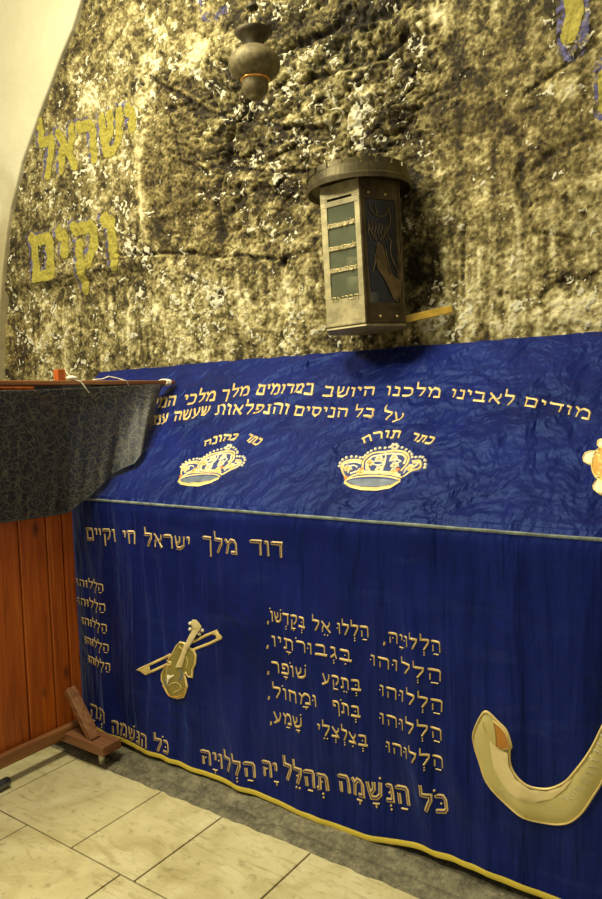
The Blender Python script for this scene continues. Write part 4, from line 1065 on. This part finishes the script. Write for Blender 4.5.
for z, wd in ((.17, 'הבריאת'), (.372, 'זכר את'), (.527, 'לאמשיה'), (.688, 'לעשות'), (.915, 'לשנה')):
    w = Work(FP, [M_RAISED]); hh = .017
    a_, b_ = (.36, -.33) if z < .9 else (.2, -.3)
    write(w, wd, [(a_ * s6, z * Hh + .004), (b_ * s6, z * Hh + .004)], hh, nib=(.2, .24), h=.002, off=.001); w.build('raised_letters', fp, 'raised brass letters')
cur = bmesh.new(); panel(1, 0, Hh * .14, 0, 1, D); panel(1, Hh * .86, Hh, 0, 1, D); panel(1, Hh * .14, Hh * .86, 0, .13, D); panel(1, Hh * .14, Hh * .86, .87, 1, D)
panel(1, 0, Hh, .0, .04, D, .004); panel(1, 0, Hh, .96, 1, D, .004); panel(1, 0, .01, 0, 1, D, .003)
sp = lb('side_panel', cur, M_BRASSD, label='dark bronze side with copper engraving')
cur = bmesh.new(); panel(1, Hh * .14, Hh * .86, .13, .87, .002, -.004); lb('glass_pane', cur, M_GLASSD, sp, 0, 'dark glass')
p1, q1 = np.array(hexv[1]), np.array(hexv[2]); d1 = (q1 - p1) / s6; n1_ = np.array([d1[1], -d1[0]])
def SP(a, b, o): return np.stack([p1[0] + d1[0] * a * s6 + n1_[0] * (o - .0005), p1[1] + d1[1] * a * s6 + n1_[1] * (o - .0005), b * Hh], -1)
w = Work(lambda a, b, o: SP(a / s6, b / Hh, o), [M_ENGR])
Q = lambda *pp: [((x - 40) / 215 * s6, (835 - y) / 800 * Hh) for x, y in pp]
for pts in (((90, 175), (100, 215), (130, 240), (170, 235), (195, 190)), ((75, 290), (100, 340), (120, 380)), ((190, 200), (200, 260), (170, 330), (140, 375)), ((130, 385), (110, 470), (130, 540), (175, 640), (200, 710)), ((165, 420), (180, 520), (205, 590), (240, 600)), ((200, 370), (190, 440), (215, 520), (240, 570)), ((110, 480), (90, 560)), ((120, 180), (128, 230)), ((60, 100), (60, 330), (70, 700)), ((235, 330), (245, 560), (225, 700))):
    w.ribbon(Q(*pts), .0045, .001, .002, 0, smooth=True)
w.patch(Q((118, 400), (150, 395), (165, 480), (180, 560), (235, 600), (235, 640), (215, 720), (190, 690), (150, 590), (112, 530)), .0012, .001, 0)
for k in range(7): x = 78 + 17 * k; w.ribbon(Q((x, 262 + 6 * k), (x + 8, 300), (x - 2, 335), (x + 10, 372)), .0035, .001, .002, 0, smooth=True)
for k in range(4): w.ribbon(Q((105 + 3 * k, 405 + 18 * k), (140 + 2 * k, 400 + 18 * k)), .003, .002, .002, 0)
w.build('engraved_tree', sp, 'copper tree-like engraving')
for (x, y) in ((88, 112), (178, 118), (120, 800), (210, 800)):
    w = Work(lambda a, b, o: SP(a / s6, b / Hh, o), [M_RAISED]); w.dot(Q((x, y))[0], .0065, .001, .005, 0, 10); w.build('rivet', sp)
for i in (2, 3, 4, 5):
    cur = bmesh.new(); panel(i, 0, Hh, 0, 1, D); lb('back_panel' if i in (3,) else 'side_panel', cur, M_BRASSD)
bm = bmesh.new(); vs = [bm.verts.new((x * .97, y * .97, .0)) for x, y in hexv]; vs2 = [bm.verts.new((x * 1.02, y * 1.02, -.012)) for x, y in hexv]
bm.faces.new(vs); bm.faces.new(vs2[::-1])
for i in range(6): bm.faces.new((vs[i], vs2[i], vs2[(i + 1) % 6], vs[(i + 1) % 6]))
bx_ = 1
bp = lb('base_plate', bm, M_BRASS)
bm = bmesh.new()
rl = .214
lathe(bm, [(0, .004), (rl - .02, .004), (rl - .004, -.012), (rl, -.012), (rl + .003, .006), (rl - .002, .012), (rl - .004, .045), (rl - .010, .045), (rl - .012, .012), (0, .018)], (.006, -.012, Hh), 72)
lid = lb('lid', bm, M_LID, label='round lid with a crenellated rim', smooth=False, bevel=0)
nm = 20
for k in range(nm):
    bm = bmesh.new(); a_0 = 2 * math.pi * k / nm; a_1 = a_0 + 2 * math.pi / nm * .80
    rr = [(r, z) for z in (.044, .060) for r in (rl - .011, rl - .003)]
    sec = []
    for j in range(5):
        a_ = a_0 + (a_1 - a_0) * j / 4; sec.append([bm.verts.new((r * math.cos(a_), r * math.sin(a_) - .012, Hh + z)) for r, z in ((rl - .011, .043), (rl - .003, .043), (rl - .003, .066), (rl - .011, .066))])
    for A_, B_ in zip(sec, sec[1:]):
        for j in range(4): bm.faces.new((A_[j], A_[(j + 1) % 4], B_[(j + 1) % 4], B_[j]))
    bm.faces.new(sec[0]); bm.faces.new(sec[-1][::-1])
    lb('merlon', bm, M_LID, lid, 0)
for (x, y, h_) in ((-.05, -.06, .10), (.06, -.04, .13), (.02, .05, .08)):
    bm = bmesh.new(); tube(bm, [(x, y, .002), (x, y, h_)], .028, 16); lb('candle', bm, M_CANDLE, cbx, 0, 'pale candle behind the glass', True)
for z_ in (.16, .24):
    bm = bmesh.new(); tube(bm, [(-.03, -.03, z_), (-.03, -.03, z_ + .05)], .03, 16); lb('candle', bm, M_CANDLE, cbx, 0, 'pale candle behind the glass', True)
# ochre bar holding the box off the wall
e0, e1 = onY(405, 319.5, 2.66), onY(452, 309, 2.755)
bm = bmesh.new(); bar(bm, e0, e1, .02, .030); bm2 = bm_obj('support_bar', bm, M_BAR, None, False, .002)
bm2.parent = cbx; bm2.matrix_parent_inverse = (Matrix.Translation(cbx.location) @ cbx.rotation_euler.to_matrix().to_4x4()).inverted(); bm2['label'] = 'ochre bar reaching right from the box to the wall'

# ------------------------------------------------------------------ hanging metal lamp
YL = 2.28
c0 = onY(254.5, 65, YL); k = np.linalg.norm(onY(279.5, 66, YL) - onY(229.5, 66, YL)) / 2
rb = k * .785
lamp = empty('hanging_lamp', tuple(c0)); tag(lamp, 'tarnished metal oil lamp with round body hanging before the top of the rock wall', 'lamp')
def lp(name, prof, mat, label=None, parent=lamp):
    bm = bmesh.new(); lathe(bm, prof, (0, 0, 0), 56); o = bm_obj(name, bm, mat, parent, True)
    if label: o['label'] = label
    return o
body = [(rb * .30, rb * .74)] + [(rb * math.cos(t), rb * .68 * math.sin(t)) for t in np.linspace(1.2, -.95, 26)] + [(rb * .55, -rb * .55)]
lp('body', body, M_POT, 'round hammered body')
lp('funnel', [(rb * .36, rb * .52), (rb * .34, rb * .74), (rb * .44, rb * .90), (rb * .62, rb * 1.08), (rb * .74, rb * 1.20), (rb * .72, rb * 1.21), (rb * .60, rb * 1.12), (rb * .30, rb * .85), (.001, rb * .8)], M_POTD, 'dark flared top dish')
lp('collar', [(rb * .52, -rb * .46), (rb * .57, -rb * .52), (rb * .56, -rb * .60), (rb * .52, -rb * .64), (rb * .45, -rb * .62)], M_COPPER, 'bright copper collar')
lp('cup', [(rb * .51, -rb * .60), (rb * .52, -rb * .8), (rb * .46, -rb * 1.02), (rb * .30, -rb * 1.14), (rb * .24, -rb * 1.20), (rb * .22, -rb * 1.28), (0, -rb * 1.30)], M_POT, 'small lower cup')
for a_ in (0.4, 2.5, 4.6):
    bm = bmesh.new(); x, y = rb * .62 * math.cos(a_), rb * .62 * math.sin(a_); zt_ = rb * 2.1
    tube(bm, [(x, y, rb * 1.33), (x * .15, y * .15, zt_)], .0022, 6); bm_obj('chain', bm, M_POTD, lamp, True)
bm = bmesh.new(); lathe(bm, [(0, rb * 2.05), (rb * .22, rb * 2.08), (rb * .24, rb * 2.14), (rb * .14, rb * 2.26), (0, rb * 2.4)], (0, 0, 0), 24); tube(bm, [(0, 0, rb * 2.3), (0, 0, 4.722 - c0[2])], .004, 6)
bm_obj('ceiling_chain', bm, M_POTD, lamp, True)

# ------------------------------------------------------------------ light
def area(name, loc, target, size, power, color, sy=None):
    l = bpy.data.lights.new(name, 'AREA'); l.energy = power; l.color = color; l.size = size
    if sy: l.shape = 'RECTANGLE'; l.size_y = sy
    o = bpy.data.objects.new(name, l); COL.objects.link(o); o.location = loc
    o.rotation_euler = (Vector(target) - Vector(loc)).to_track_quat('-Z', 'Y').to_euler(); return o
area('wall_side_lamp', (-3.3, -.3, 4.0), (-1.9, 2.6, 1.8), .55, 140, (1, .93, .66))
area('ceiling_lamp', (-2.2, 1.0, 4.55), (-1.8, 2.1, 1.0), 1.0, 130, (1, .93, .68))
w_ = bpy.data.worlds.new('world'); sc.world = w_; w_.use_nodes = True
w_.node_tree.nodes['Background'].inputs[0].default_value = (1, .9, .68, 1); w_.node_tree.nodes['Background'].inputs[1].default_value = .38
sc.view_settings.view_transform = 'Standard'; sc.view_settings.look = 'None'; sc.view_settings.gamma = 1; sc.view_settings.exposure = 0.0
try: sc.view_settings.use_curve_mapping = False
except Exception: pass
